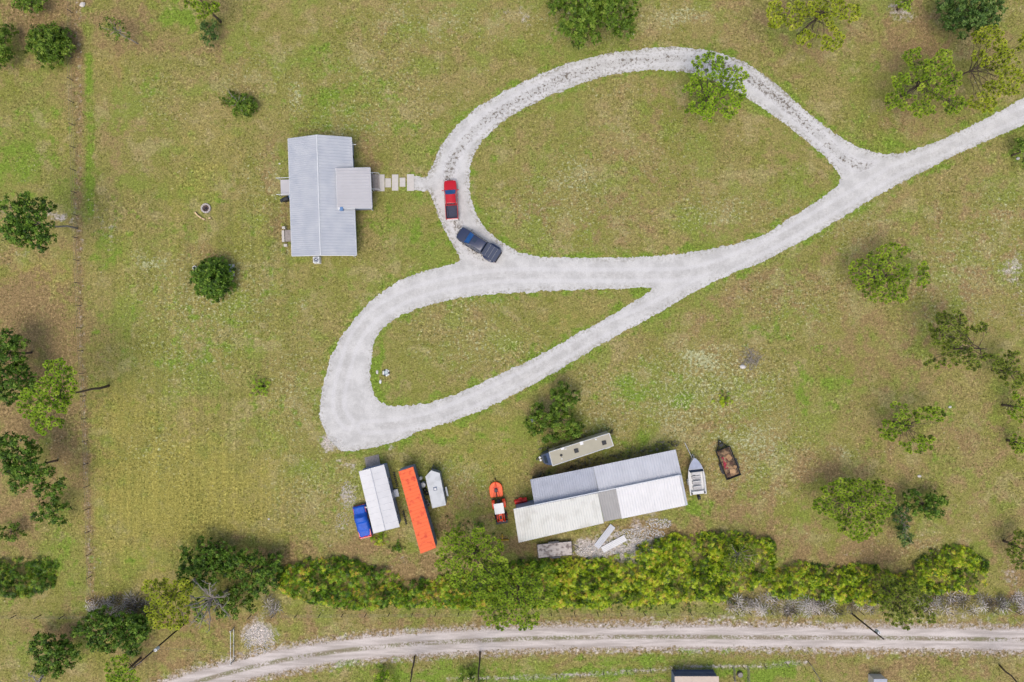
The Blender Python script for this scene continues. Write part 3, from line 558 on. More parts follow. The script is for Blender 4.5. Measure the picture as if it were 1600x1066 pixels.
def thicket(name, label, poly, m, dens=16.0, hmax=2.1, rad=(0.32, 0.58), cat='palmetto', zref=1.4, step=(0.4, 1.6), holes=0.4, nl=8, seed=3, kind='stuff', wid=0.13):
    r = np.random.RandomState(seed); pm = [P(x, y, zref)[:2] for x, y in catmull(poly, 4)]; xs = [p[0] for p in pm]; ys = [p[1] for p in pm]
    A = (max(xs) - min(xs)) * (max(ys) - min(ys)); n = int(A * dens); X = r.uniform(min(xs), max(xs), n); Y = r.uniform(min(ys), max(ys), n)
    s = sdf_poly(X, Y, pm) + (fbm(X * .5, Y * .5, seed) - .5) * 1.4; hm = fbm(X * 0.45, Y * 0.45, seed + 5, 3)
    k = (s < 0) & ((hm > holes) | (r.uniform(0, 1, n) < 0.3)); X, Y, s, hm = X[k], Y[k], s[k], hm[k]
    # separate rosettes: a bump round each root, hollows between
    ns = max(4, int(len(X) / dens / 1.7)); sx = r.choice(len(X), ns); SX, SY = X[sx], Y[sx]; SH = r.uniform(0.6, 1.15, ns)
    best = np.full(len(X), 1e9); bi = np.zeros(len(X), int)
    for q in range(ns):
        d_ = (X - SX[q]) ** 2 + (Y - SY[q]) ** 2; m_ = d_ < best; best[m_] = d_[m_]; bi[m_] = q
    bump = np.clip(1.1 - 0.7 * best / 1.0, 0.28, 1.1) * SH[bi]
    ht = hmax * np.clip(0.35 + (-s) / 1.4, 0, 1) * bump * (0.75 + 0.4 * hm) * r.uniform(0.75, 1.05, len(X)); Z = np.maximum(ht, 0.2)
    rr = r.uniform(rad[0], rad[1], len(X)); V, F = fans(np.stack([X, Y, Z], 1), rr, 0.9, nl, wid, r); V[:, 2] = np.maximum(V[:, 2], 0.03)
    a = np.clip(0.18 + 0.6 * fbm(X * .35, Y * .35, seed + 11, 3) + (SH[bi] - .87) * .9 + r.normal(0, 0.32, len(X)), 0, 1)  # random fan tone, spread wide to carry dark gaps and highlights too
    a = np.clip(np.repeat(a, nl * 4) + np.repeat(r.normal(0, 0.06, len(X) * nl), 4), 0, 1)
    o = npmesh(name, V, F, m, attr=a); return tag(o, label, cat, kind=kind)

HEDGE_A = [(432,893),(470,880),(520,874),(570,885),(610,900),(650,912),(700,905),(760,893),(820,880),(872,880),(872,946),(800,953),(700,955),(600,955),(520,952),(450,938),(430,920)]
HEDGE_B = [(862,885),(900,878),(940,877),(975,872),(1000,855),(1040,845),(1080,838),(1120,835),(1160,837),(1200,845),(1218,862),(1214,890),(1196,915),(1160,932),(1080,944),(1000,949),(920,951),(862,951)]
HEDGE_C = [(1196,905),(1215,893),(1245,882),(1280,884),(1310,888),(1345,883),(1380,890),(1402,900),(1400,941),(1340,946),(1290,943),(1240,942),(1205,936),(1194,920)]
HEDGE_D = [(1405,903),(1430,893),(1440,875),(1470,862),(1505,856),(1535,868),(1556,882),(1552,910),(1530,925),(1480,932),(1420,935),(1402,925)]
thicket('palmetto_thicket', 'dense green palmetto thicket below the white and orange roofs', HEDGE_A, PALMM, seed=3, holes=0.36)
thicket('palmetto_thicket', 'bright yellow-green palmetto thicket along the big barn and the rubble', HEDGE_B, PALM, seed=21)
thicket('palmetto_thicket', 'yellow-green palmetto thicket right of the gap, before the dull pine', HEDGE_C, PALM, seed=37)
thicket('palmetto_thicket', 'rightmost yellow-green palmetto thicket along the dirt road', HEDGE_D, PALM, seed=52)
thicket('palmetto_thicket', 'darker palmetto clump at the left edge above the fence corner', [(-10,885),(25,880),(55,877),(82,888),(84,905),(76,925),(40,935),(-10,934)], PALMD, seed=63, hmax=1.7, dens=16)
thicket('weedy_undergrowth', 'low green weeds between orange roof and tractor', [(700,810),(740,820),(770,835),(780,860),(760,880),(700,880),(672,862),(690,830)], PALMD, seed=66, hmax=0.9, dens=3, rad=(.25, .4), cat='weeds', holes=0.5)
for lb, pl, sd_ in (('grey dead palmetto fronds behind the dark oak at the fence corner', [(140,938),(215,935),(225,955),(200,968),(150,962)], 71), ('grey dead palmetto fronds beside the left end of the long thicket', [(412,935),(432,937),(438,958),(415,958)], 72),
                    ('long strip of grey dead palmetto fronds left of the dull pine', [(1150,930),(1230,930),(1300,932),(1362,934),(1362,956),(1300,960),(1200,960),(1140,948)], 73), ('grey dead palmetto fronds right of the dull pine', [(1440,932),(1500,928),(1560,930),(1615,935),(1615,952),(1520,956),(1445,954)], 74)):
    thicket('dead_palmetto_fronds', lb, pl, DEADF, dens=6, hmax=1.2, rad=(0.8, 1.3), cat='dead fronds', nl=7, wid=0.032, seed=sd_, zref=0.5, holes=0.2)
thicket('dry_weeds', 'green and brown weeds along the wire fence under the thicket', [(860,938),(940,941),(1040,940),(1140,932),(1150,950),(1040,954),(940,955),(860,956)], PALMD, dens=3.5, hmax=0.5, rad=(0.2, 0.35), cat='weeds', seed=81, zref=0.3, holes=0.3)
def small_palm(label, px, py, r, n=9, m=None, name='palmetto_plant', h=0.7, cat='plant'):
    c = P(px, py, h); rs = np.random.RandomState(int(px)); pts = np.array([[rs.normal(0, r * .45), rs.normal(0, r * .4), rs.uniform(.3, h)] for _ in range(n)])
    mb = MB()
    for p in pts: mb.tube([(0, 0, 0), (p[0] * .6, p[1] * .6, p[2] * .8), tuple(p)], [.03, .02, .012], 4)
    V, F = fans(pts, rs.uniform(.3, .5, n), 0.9, 10, 0.12, rs); V[:, 2] = np.maximum(V[:, 2], 0.02); o = npmesh(name, V, F, m or PALM, attr=np.repeat(rs.uniform(.2, .95, n), 40)); o.name = 'fronds'; t = thing(name, label, cat, (c[0], c[1], 0)); o.parent = t; mb.build('stems', BARKD, t)
small_palm('small palmetto growing alone in the lawn above the debris trailer', 1132, 628, 1.4, 26)
small_palm('bright yellow-green palmetto at the corner of the white roofed shed', 593, 843, 1.3, 30)
small_palm('green and yellow palmetto below the gap between white and orange roofs', 618, 858, 1.1, 22, PALMD)
small_palm('pale green shrub half dried in the open lawn left of the lower loop', 408, 604, 1.5, 34, PINEG, 'shrub', 0.8, 'shrub')
small_palm('small weed tuft left of the yellow blade', 748, 822, 0.9, 12, PALMD, 'weed_clump')

# left side
G_L = 'trees along the left side'
broadleaf('round dark green bush-like tree at the upper left', [(77, 70, 31, 28)], 4.2, OAKM, 'oak_tree', 26, 75, 0.16, (0.8, 1.2), 0.6, G_L)
broadleaf('dark green tree cut by the left edge near the top', [(-2, 72, 20, 38)], 4.5, OAKM, 'oak_tree', 12, 70, 0.16, (0.8, 1.2), 0.6, G_L)
broadleaf('small green tree cut by the top edge at the upper left', [(47, 0, 20, 18)], 3.5, OAKM, 'oak_tree', 8, 60, 0.16, (0.7, 1.0), 0.8, G_L)
broadleaf('thin grey-trunked leaning sapling with sparse leaves near the top', [(172, 42, 20, 14), (190, 53, 16, 12)], 4.5, OAKM, 'sapling', 14, 40, 0.13, (0.35, 0.6), 2.0, base=(216, 69), bark=BARKG, trunk_r=0.09)
pine('light green pine cut by the top edge, beside a green turf patch', [(315, 2, 28, 26)], 8, 8, 90, PINE, group='pine trees at the left side')
broadleaf('small bluish green cedar below the pine at the top edge', [(327, 52, 17, 19)], 3.2, CEDAR, 'cedar_tree', 9, 70, 0.13, (0.5, 0.8), 0.4)
broadleaf('bright green shrub with grey twigs above the house', [(380, 165, 20, 15), (360, 156, 14, 10)], 2.2, OAKM, 'shrub', 18, 75, 0.16, (0.45, 0.7), 0.6, cat='shrub', twigs=9, bark=BARKG)
broadleaf('large dark oak at the left edge with a pale bare trunk leaning to the fence', [(20, 330, 34, 28), (58, 342, 32, 30), (30, 360, 36, 24), (62, 366, 24, 20)], 11.5, OAK, 'oak_tree', 26, 75, 0.17, (0.7, 1.2), 8.0, G_L, base=(121, 357), bark=BARKG, trunk_r=0.14, dome=0.4)
broadleaf('upper of two dark trees at the left edge beside the leaning lime pine', [(12, 552, 30, 30)], 7, OAK, 'oak_tree', 13, 75, 0.17, (0.8, 1.3), 2.5, G_L)
broadleaf('lower dark tree at the left edge, touching the leaning lime pine', [(15, 596, 40, 28)], 7, OAK, 'oak_tree', 14, 75, 0.17, (0.8, 1.3), 2.5, G_L)
pine('lime green pine leaning left on a long dark bare trunk', [(72, 632, 42, 46), (95, 600, 30, 30), (84, 572, 16, 14)], 13.5, 24, 420, PINEG, hub=(104, 619, 9.6), base=(170, 603), group='pine trees at the left side', spread=0.7, trunk_r=0.2)
broadleaf('dark spreading oak below the lime pine at the left', [(28, 705, 34, 26), (40, 735, 40, 26), (76, 755, 32, 24)], 8, OAK, 'oak_tree', 22, 75, 0.17, (0.8, 1.3), 3.5, G_L)
broadleaf('small dark tree right below the spreading oak on the left', [(84, 798, 24, 20), (68, 808, 16, 12)], 4.5, OAK, 'oak_tree', 10, 70, 0.16, (0.6, 0.9), 1.0, G_L)
broadleaf('little dark shrub at the left edge above the palmetto clump', [(17, 832, 20, 16)], 2.4, OAKM, 'shrub', 7, 60, 0.15, (0.5, 0.8), 0.3, cat='shrub')
broadleaf('black-green tree at the bottom left corner', [(84, 1022, 38, 32)], 4.8, OAK, 'oak_tree', 15, 80, 0.17, (0.8, 1.3), 1.5, G_L)
broadleaf('wide dark green tree below the grey fronds at the fence corner', [(180, 985, 62, 28), (200, 1000, 40, 20)], 4.8, OAK, 'oak_tree', 22, 75, 0.17, (0.9, 1.4), 1.5, G_L)
pine('light green pine beside the leaning pole at the bottom edge', [(195, 1050, 30, 26)], 6, 9, 120, PINEG, group='pine trees at the left side')
pine('yellow-green pine beside the dead grey tree', [(262, 945, 44, 44), (240, 925, 24, 20), (285, 920, 20, 18)], 10, 22, 430, PINEY, group='pine trees at the left side', spread=0.7)
broadleaf('dense dark oak behind the dead grey tree, upper left part of the long hedge', [(322, 876, 44, 32), (300, 905, 26, 24), (345, 890, 30, 24)], 4.6, OAK, 'oak_tree', 20, 75, 0.17, (0.8, 1.3), 1.5, 'oaks at the left end of the long hedge')
broadleaf('dense dark oak right of the dead grey tree', [(392, 898, 42, 36), (370, 880, 30, 20), (425, 895, 18, 26)], 4.4, OAK, 'oak_tree', 20, 75, 0.17, (0.8, 1.3), 1.5, 'oaks at the left end of the long hedge')
broadleaf('mid green oak below the dead grey tree beside the road gate', [(368, 945, 36, 20), (312, 950, 26, 14)], 3.6, OAKM, 'oak_tree', 14, 70, 0.16, (0.7, 1.1), 1.0, 'oaks at the left end of the long hedge')

def dead_tree(label, px, py, ax, h=6.5, n=9, spread=3.4, name='dead_tree', hub=0.45):
    b = P(px, py, 0); root = thing(name, label, 'tree', (b[0], b[1], 0)); tb = MB(); mb = MB(); c = Vector((ax[0], ax[1], h * hub)); limb(tb, (0, 0, 0), c, 0.22, 0.16, n=8, wob=0.05)
    for i in range(n):
        a = 2 * math.pi * i / n + rnd.uniform(-.3, .3); e = c + Vector((math.cos(a) * spread * rnd.uniform(.6, 1.1), math.sin(a) * spread * rnd.uniform(.6, 1.1), rnd.uniform(.25, .55) * h)); limb(mb, c, e, 0.11, 0.03, 0.06, seg=5)
        for j in range(5):
            s = c.lerp(e, rnd.uniform(.35, .95)); q = s + Vector((rnd.uniform(-1.2, 1.2), rnd.uniform(-1.2, 1.2), rnd.uniform(0, 1.1))); limb(mb, s, q, 0.045, 0.015, 0.05)
            for k in range(3): r_ = s.lerp(q, rnd.uniform(.4, 1)); limb(mb, r_, r_ + Vector((rnd.uniform(-.6, .6), rnd.uniform(-.6, .6), rnd.uniform(0, .5))), 0.02, 0.008, n=3, seg=2)
    tb.build('trunk', BARKG, root, smooth=True); mb.build('branches', BARKG, root)
dead_tree('bare grey dead tree standing in front of the dark oaks', 356, 922, (-0.6, 0.2), 8.0, 12, 4.0)
dead_tree('bare grey branches of a dead tree at the bottom left corner', 70, 1050, (0.4, -0.6), 4.0, 7, 2.4)
def brush(label, px, py, r, n, name='brush_pile', cat='brush pile', h=0.6):
    b = P(px, py, 0); mb = MB()
    for i in range(n):
        a = rnd.uniform(0, 6.28); q = r * rnd.random() ** 0.8 * (0.7 + 0.45 * math.sin(a * 2 + 1) ** 2); s = Vector((math.cos(a) * q, math.sin(a) * q, rnd.uniform(.03, h * (1 - q / r) + .06))); d = rnd.uniform(0, 6.28); L = rnd.uniform(.3, .9)
        mb.tube([s, s + Vector((math.cos(d) * L, math.sin(d) * L, rnd.uniform(-.02, .25)))], [0.03, 0.012], 4)
    o = mb.build(name, BARKG); o.location = (b[0], b[1], 0); tag(o, label, cat)
brush('pile of grey cut branches in the middle of the right lawn', 1172, 560, 1.7, 150)
brush('few bleached fallen branches above the barn camper', 975, 655, 0.1, 3, 'fallen_branch', 'branch', 0.1)

# middle and right side
GP = 'pine trees on the right lawn'
pine('bright green pine overhanging the upper driveway loop', [(1115, 148, 48, 42), (1110, 100, 30, 16), (1145, 120, 22, 16), (1085, 165, 24, 20)], 8, 26, 460, PINEG, group=GP, spread=0.62, hub=(1110, 148, 6.5))
broadleaf('large bushy green oak cut by the top edge above the loop', [(905, 18, 46, 34), (960, 10, 40, 30), (915, 50, 22, 16), (965, 42, 24, 14)], 8, OAKM, 'oak_tree', 30, 75, 0.17, (0.9, 1.5), 2.0, 'large oaks at the top edge')
pine('open yellowish pine cut by the top edge right of the loop', [(1232, 22, 34, 30), (1310, 20, 32, 28), (1262, 60, 26, 16), (1298, 60, 22, 22), (1270, 10, 40, 20)], 10, 26, 430, PINEY, group=GP, spread=0.6, hub=(1280, 25, 7.0), base=(1246, 56))
pine('very small pine top cut by the top edge', [(1415, 4, 16, 12)], 4, 4, 40, PINE, group=GP)
broadleaf('dark green dense oak cut by the top edge at the upper right', [(1520, 8, 50, 38), (1520, 36, 30, 16)], 8, CEDAR, 'oak_tree', 22, 80, 0.17, (0.9, 1.5), 2.0, 'large oaks at the top edge')
pine('spreading green pine left of the two at the upper right', [(1460, 115, 44, 40), (1420, 130, 30, 26), (1432, 90, 20, 18), (1400, 160, 20, 16), (1440, 170, 22, 14), (1490, 165, 18, 14)], 8, 30, 430, PINE, group=GP, spread=0.68, depth=4)
pine('tall yellowish green pine with dark limbs at the right edge near the top', [(1560, 90, 40, 36), (1570, 130, 34, 26), (1545, 60, 26, 22), (1535, 160, 22, 16), (1598, 70, 14, 30)], 10, 28, 400, PINEY, group=GP, spread=0.66, hub=(1524, 106, 6.5), depth=4)
broadleaf('small green tree at the right edge below the road entrance', [(1600, 236, 14, 20)], 4, OAKM, 'oak_tree', 6, 60, 0.16, (0.5, 0.8), 0.8)
pine('flat spreading pine in the upper middle of the right lawn', [(1362, 425, 36, 30), (1418, 430, 38, 26), (1385, 455, 36, 20), (1395, 395, 26, 14)], 6.5, 28, 370, PINE, group=GP, spread=0.6)
pine('open pine with bare limbs left of the right edge clump', [(1482, 515, 30, 32), (1470, 565, 30, 12), (1535, 565, 32, 16), (1534, 512, 16, 8), (1495, 545, 26, 18)], 8, 24, 330, PINED, group=GP, spread=0.55, hub=(1530, 545, 5.5))
pine('dark green pine touching the right edge', [(1578, 572, 24, 24), (1592, 598, 20, 14)], 6, 11, 150, PINED, group=GP, spread=0.6)
pine('light green pine at the right edge just below the dark one', [(1590, 636, 18, 24)], 5, 8, 110, PINE, group=GP, spread=0.55)
pine('small round pine at the right edge, lowest of three', [(1594, 692, 14, 18)], 4.5, 6, 70, PINE, group=GP, spread=0.5)
pine('sparse see-through pine in the middle of the right lawn', [(1400, 660, 30, 26), (1450, 650, 28, 24), (1435, 695, 34, 16), (1405, 635, 16, 8), (1385, 675, 16, 14)], 6, 26, 200, PINE, group=GP, spread=0.72, space=1.0, holes=0.43)
pine('densest bushy yellow-green pine above the right thickets', [(1345, 790, 50, 34), (1345, 818, 36, 26), (1300, 790, 30, 16), (1330, 765, 48, 16), (1370, 780, 28, 28)], 6.5, 40, 900, PINE, group=GP, spread=0.55, depth=3.5, holes=0.2)
broadleaf('dark green tree right of the bushy pine', [(1448, 795, 30, 20), (1432, 780, 18, 16), (1460, 790, 20, 16)], 4, OAK, 'oak_tree', 20, 75, 0.16, (0.5, 0.85), 1.5)
broadleaf('greyish cedar squeezed between bushy pine and dark tree', [(1410, 805, 14, 22), (1414, 838, 16, 13)], 4.0, CEDAR, 'cedar_tree', 16, 60, 0.14, (0.45, 0.75), 0.8, twigs=8, bark=BARKG)
pine('green pine cut by the right edge above the dirt road', [(1592, 855, 18, 34)], 5, 9, 130, PINED, group=GP, spread=0.6)
broadleaf('irregular green tree beside the cream camper', [(866, 662, 42, 30), (850, 650, 26, 18), (880, 622, 21, 24), (870, 640, 20, 20), (895, 672, 18, 14)], 4.5, OAKM, 'oak_tree', 36, 85, 0.17, (0.6, 0.95), 1.0)
broadleaf('round dark green citrus tree standing alone left of the house', [(333, 436, 30, 30)], 4.4, OAK, 'citrus_tree', 34, 80, 0.16, (0.8, 1.05), 0.6, dome=0.75)
# trees standing in the long hedge
GH = 'tall pines standing in the palmetto hedge'
pine('broad bright pine above the palmettos, its top over the orange roof', [(745, 880, 50, 50), (720, 860, 38, 30), (732, 840, 36, 16), (770, 905, 40, 34), (705, 880, 24, 16)], 9, 42, 900, PINE, group=GH, spread=0.75, holes=0.32, hub=(740, 862, 7))
pine('tall green pine whose lower crown hangs over the dirt road', [(810, 920, 58, 44), (805, 960, 40, 28), (770, 960, 26, 18), (845, 925, 24, 34)], 9, 42, 880, PINE, group=GH, spread=0.72)
pine('dull greyish green pine between the right thickets, reaching the road', [(1410, 935, 44, 30), (1412, 962, 30, 20), (1400, 915, 34, 16), (1456, 965, 8, 8)], 7, 26, 480, PINED, group=GH, spread=0.6)
broadleaf('greyish broadleaf crown rising from the right end of the bright thicket', [(1155, 868, 28, 22)], 5, PINED, 'oak_tree', 12, 40, 0.13, (0.6, 0.9), 2.0, twigs=12, bark=BARKG)
# thin trees at the bottom edge, their crowns below the picture
for lb, b, hb, m in (('slim bare-trunked pine left of the fence at the bottom edge', (648, 1026), (636, 1090, 9), PINE), ('slim straight pine trunk at the bottom edge over the fence', (750, 1019), (747, 1092, 11), PINE), ('slim dark pine trunk at the bottom right edge', (1562, 1040), (1612, 1090, 9), PINED)):
    pine(lb, [(hb[0], hb[1] + 8, 20, 16)], hb[2] + 1.5, 6, 60, m, hub=(hb[0], hb[1], hb[2]), base=b, group='slim pines at the bottom edge', trunk_r=0.15)
broadleaf('low green bush at the bottom edge between the slim pines', [(600, 1062, 18, 16)], 2.2, PINEG, 'shrub', 7, 60, 0.15, (0.5, 0.8), 0.3, cat='shrub')
broadleaf('dark green bush at the bottom edge beside the straight slim pine', [(735, 1062, 18, 14)], 3.0, OAKM, 'shrub', 7, 60, 0.15, (0.5, 0.8), 0.3, cat='shrub')

# grass: real tufts over the mown sheet
def grass():
    n = 90000; r = np.random.RandomState(11); X = r.uniform(-82, 82, n); Y = r.uniform(-55, 55, n)
    dsd = drive_sdf(X, Y); rsd, _ = road_sdf(X, Y); k = (dsd > 0.02) & (rsd > -0.1); X, Y = X[k], Y[k]; dd = np.minimum(dsd[k], rsd[k])
    c = fbm(X * .22, Y * .22, 90); keep = r.uniform(0, 1, len(X)) < np.clip((c - .32) * 3 + np.exp(-dd * 2), 0.12, 1); X, Y, c = X[keep], Y[keep], c[keep]
    nb = 5; b = np.repeat(np.stack([X, Y, np.zeros(len(X))], 1), nb, 0); b[:, :2] += r.normal(0, 0.06, (len(b), 2)); d = dirs(len(b), 0.5, 1.3, r)
    V, F = tri_blades(b, d, r.uniform(.08, .2, len(b)), r.uniform(.012, .03, len(b)), r)
    pick = fbm(X * .5, Y * .5, 33); a = np.where(r.uniform(0, 1, len(X)) < np.clip((pick - .3) * 1.6, 0, 1), r.uniform(0.5, 1.0, len(X)), r.uniform(0, .45, len(X)))
    o = npmesh('grass', V, F, GRASSB, attr=np.repeat(a, nb * 3)); tag(o, 'short tufts of green and straw coloured grass over the whole lawn', 'grass', kind='stuff')
grass()
# ------------------------------------------------------------------ materials of built things
M_ROOFW = mat('white_sheet_metal', rgb(214, 213, 213), 0.55, 0.0, var=0.05, scale=0.8)
M_ROOFH = mat('pale_grey_sheet_metal', rgb(172, 176, 184), 0.5, 0.0, scale=0.6, col2=rgb(184, 187, 192), lo=.35, hi=.65, bump=.2, bscale=1.2)
M_ROOFP = mat('off_white_porch_metal', rgb(186, 184, 186), 0.5, 0.0, var=0.05, scale=0.6)
M_ROOFB = mat('galvanised_blue_grey', rgb(170, 174, 184), 0.5, 0.0, var=0.08, scale=0.7)
M_ROOFL = mat('galvanised_light', rgb(192, 194, 200), 0.5, 0.0, var=0.06, scale=0.7)
M_ROOFO = mat('weathered_white_metal', rgb(208, 208, 202), 0.55, 0.0, scale=0.5, col2=rgb(182, 180, 172), lo=0.5, hi=0.75)
M_ROOFG = mat('translucent_grey_panel', rgb(156, 154, 152), 0.5, 0.0, var=0.08, scale=0.8)
M_TRIM = mat('white_trim', rgb(214, 216, 218), 0.5, var=0.03)
M_SIDING = mat('grey_blue_siding', rgb(142, 152, 176), 0.6, var=0.08, scale=1.0)
M_WALLW = mat('cream_siding', rgb(196, 192, 184), 0.65, var=0.05)
M_WALLM = mat('bare_metal_wall', rgb(120, 128, 142), 0.5, var=0.12, scale=1.5)
M_GLASS = mat('dark_window_glass', rgb(40, 56, 76), 0.08, var=0.1)
M_WOOD = mat('weathered_boards', rgb(150, 142, 136), 0.9, var=0.2, scale=4, bump=0.3)
M_WOODD = mat('grey_brown_boards', rgb(120, 108, 100), 0.9, var=0.3, scale=3, bump=0.3)
M_CONC = mat('pale_concrete', rgb(196, 190, 182), 0.9, var=0.06, scale=3, bump=0.2)
M_ORANGE = mat('peeling_orange_paint', rgb(236, 104, 52), 0.65, scale=1.6, col2=rgb(206, 60, 30), lo=0.53, hi=0.7)
M_TBOX = mat('blue_grey_trailer_wall', rgb(112, 124, 152), 0.55, var=0.15, scale=1.2)
M_RUBBER = mat('tyre_rubber', rgb(36, 36, 38), 0.85, var=0.2)
M_RIM = mat('wheel_rim', rgb(150, 152, 156), 0.35, 0.6, var=0.05)
M_RED = mat('red_car_paint', rgb(190, 8, 26), 0.3, var=0.04, coat=0.6)
M_NAVY = mat('navy_car_paint', rgb(40, 50, 78), 0.3, var=0.06, coat=0.6)
M_TONNEAU = mat('slate_tonneau_cover', rgb(64, 72, 92), 0.7, var=0.08, scale=3)
M_BLACK = mat('black_plastic', rgb(34, 36, 40), 0.6, var=0.15)
M_CHROME = mat('bright_metal', rgb(180, 182, 186), 0.3, 0.7, var=0.05)
M_BED = mat('bed_liner', rgb(62, 66, 84), 0.8, var=0.1, scale=5)
M_WSHIELD = mat('blue_windscreen', rgb(44, 92, 150), 0.06, var=0.15, scale=1.0)
M_LAMP = mat('lamp_lens', rgb(220, 222, 225), 0.2, var=0.02)
M_TAIL = mat('tail_lens', rgb(150, 20, 20), 0.25, var=0.05)
M_TARP = mat('blue_tarpaulin', rgb(12, 82, 186), 0.55, var=0.12, scale=1.5, bump=0.3, bscale=4)
M_TORANGE = mat('tractor_orange', rgb(240, 74, 24), 0.4, var=0.05)
M_MOWER = mat('mower_orange', rgb(250, 100, 40), 0.5, var=0.06, scale=2)
M_TRED = mat('implement_red', rgb(214, 34, 20), 0.45, var=0.08)
M_YEL = mat('implement_yellow', rgb(196, 160, 40), 0.55, var=0.1)
M_STEEL = mat('worn_dark_steel', rgb(74, 74, 78), 0.6, 0.2, var=0.25, scale=4)
M_WHITE = mat('white_gelcoat', rgb(216, 216, 214), 0.35, var=0.03)
M_BEIGE = mat('beige_camper_roof', rgb(168, 162, 142), 0.7, var=0.05, scale=1.0)
M_CREAM = mat('cream_camper_wall', rgb(190, 184, 170), 0.5, var=0.04)
M_GREYF = mat('grey_camper_nose', rgb(70, 84, 112), 0.35, var=0.12)
M_TAN = mat('tan_shed_roof', rgb(208, 190, 172), 0.7, var=0.04)
M_DIRT = mat('brown_rotten_debris', rgb(112, 84, 62), 0.95, var=0.4, scale=3, bump=0.6)
M_GALV = mat('galvanised_tube', rgb(176, 178, 180), 0.4, 0.4, var=0.06)
M_STONE = mat('pale_stone', rgb(206, 200, 194), 0.9, var=0.12, scale=6, bump=0.3)
M_ASH = mat('ash_and_charcoal', rgb(96, 78, 74), 0.95, var=0.4, scale=5)
M_POST = mat('grey_fence_post', rgb(92, 84, 76), 0.95, var=0.25, scale=8)
M_WIRE = mat('fence_wire', rgb(130, 126, 120), 0.6, 0.3, var=0.1)
M_LOG = mat('cut_log_ends', rgb(216, 188, 142), 0.9, var=0.2, scale=6)
def pt(root, name, m, mb, bevel=0.0, smooth=False): return mb.build(name, m, root, smooth, bevel)
def q4(F, c): return [F(*p) for p in c]

